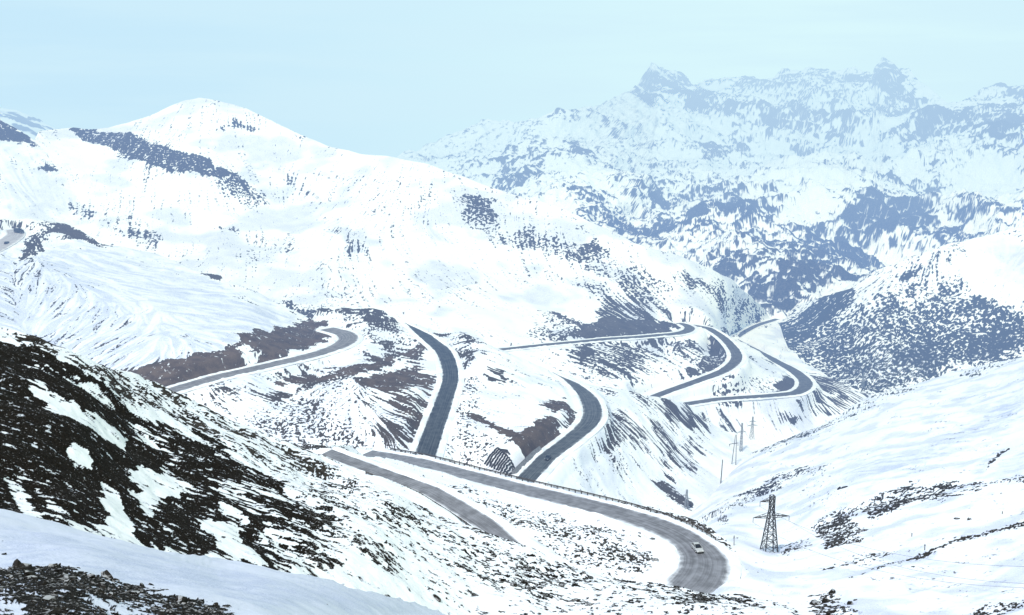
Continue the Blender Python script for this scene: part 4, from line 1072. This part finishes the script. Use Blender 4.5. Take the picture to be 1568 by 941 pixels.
# mountain haze: clear near the camera, thick over kilometres
m = MB(); m.box((0, 1790, 75), (7000, 3020, 1080))
hm, nt, nd, lk = new_mat('mountain_haze')
o = N(nt, 'ShaderNodeOutputMaterial'); ab = N(nt, 'ShaderNodeVolumeAbsorption'); em = N(nt, 'ShaderNodeEmission'); ad = N(nt, 'ShaderNodeAddShader')
SIG = (3.2e-4, 4.0e-4, 7.0e-4); AIR = (.58,.835,.975)
den = 1e-3
ab.inputs['Color'].default_value = tuple(1-s/den for s in SIG)+(1,); ab.inputs['Density'].default_value = den
em.inputs['Color'].default_value = tuple(s/den*a for s, a in zip(SIG, AIR))+(1,); em.inputs['Strength'].default_value = den
lk.new(ab.outputs[0], ad.inputs[0]); lk.new(em.outputs[0], ad.inputs[1]); lk.new(ad.outputs[0], o.inputs['Volume'])
ho = m.build('haze', hm); tag(ho, kind='structure')
m = MB(); m.box((0, 2330, 70), (6960, 1900, 1060))
fm, nt, nd, lk = new_mat('far_mountain_haze')
o = N(nt, 'ShaderNodeOutputMaterial'); ab = N(nt, 'ShaderNodeVolumeAbsorption'); em = N(nt, 'ShaderNodeEmission'); ad = N(nt, 'ShaderNodeAddShader')
SIG2 = (5.6e-4, 4.8e-4, 3.8e-4); AIR2 = (.65,.87,.97)
ab.inputs['Color'].default_value = tuple(1-q/den for q in SIG2)+(1,); ab.inputs['Density'].default_value = den
em.inputs['Color'].default_value = tuple(q/den*a for q, a in zip(SIG2, AIR2))+(1,); em.inputs['Strength'].default_value = den
lk.new(ab.outputs[0], ad.inputs[0]); lk.new(em.outputs[0], ad.inputs[1]); lk.new(ad.outputs[0], o.inputs['Volume'])
tag(m.build('haze', fm), kind='structure')

SUN_EL, SUN_AZ = math.radians(54), math.radians(208)     # azimuth clockwise from the view direction
sc = bpy.context.scene
w = bpy.data.worlds.new('World'); sc.world = w; w.use_nodes = True; nt = w.node_tree; nt.nodes.clear()
out = N(nt, 'ShaderNodeOutputWorld'); bg = N(nt, 'ShaderNodeBackground'); sky = N(nt, 'ShaderNodeTexSky', sky_type='NISHITA')
sky.sun_disc = False; sky.sun_elevation = SUN_EL; sky.sun_rotation = SUN_AZ; sky.altitude = 3000; sky.dust_density = 2.
tc = N(nt, 'ShaderNodeTexCoord')
mp = N(nt, 'ShaderNodeMapping'); mp.inputs['Scale'].default_value = (2.2, 2.2, 24); nt.links.new(tc.outputs['Generated'], mp.inputs[0])
n1 = N(nt, 'ShaderNodeTexNoise'); n1.inputs['Scale'].default_value = 1.6; n1.inputs['Detail'].default_value = 5; nt.links.new(mp.outputs[0], n1.inputs[0])
sep = N(nt, 'ShaderNodeSeparateXYZ'); nt.links.new(tc.outputs['Generated'], sep.inputs[0])
veil = mix_c(nt, smooth_n(nt, sep.outputs[0], -.45, .35), (3.0,5.6,8.6), (13.5,16.5,11.5))
veil = mix_c(nt, math_n(nt, 'MULTIPLY', smooth_n(nt, n1.outputs['Fac'], .4, .66), .6), veil, (8.5,10.0,9.4))
col = mix_c(nt, math_n(nt, 'MULTIPLY', math_n(nt, 'SUBTRACT', 1.0, smooth_n(nt, sep.outputs[2], .3, 1.0)), .88), sky.outputs[0], veil)
nt.links.new(col, bg.inputs['Color']); bg.inputs['Strength'].default_value = .11
nt.links.new(bg.outputs[0], out.inputs[0])

sd = bpy.data.lights.new('sun', 'SUN'); sd.energy = 3.95; sd.angle = math.radians(4); sd.color = (1, .97, .93)
so = bpy.data.objects.new('sun', sd); C.objects.link(so)
dv = Vector((math.sin(SUN_AZ)*math.cos(SUN_EL), math.cos(SUN_AZ)*math.cos(SUN_EL), math.sin(SUN_EL)))
so.rotation_euler = dv.to_track_quat('Z', 'Y').to_euler()

cd = bpy.data.cameras.new('camera'); cd.lens = 36; cd.sensor_width = 36; cd.clip_start = .1; cd.clip_end = 40000
co = bpy.data.objects.new('camera', cd); C.objects.link(co); co.rotation_euler = (math.pi/2-TH, 0, 0)
sc.camera = co
sc.view_settings.view_transform = 'Standard'; sc.view_settings.look = 'None'; sc.view_settings.exposure = 0
try:
    sc.cycles.use_denoising = True; sc.cycles.max_bounces = 5; sc.cycles.diffuse_bounces = 3; sc.cycles.volume_bounces = 0
except Exception: pass
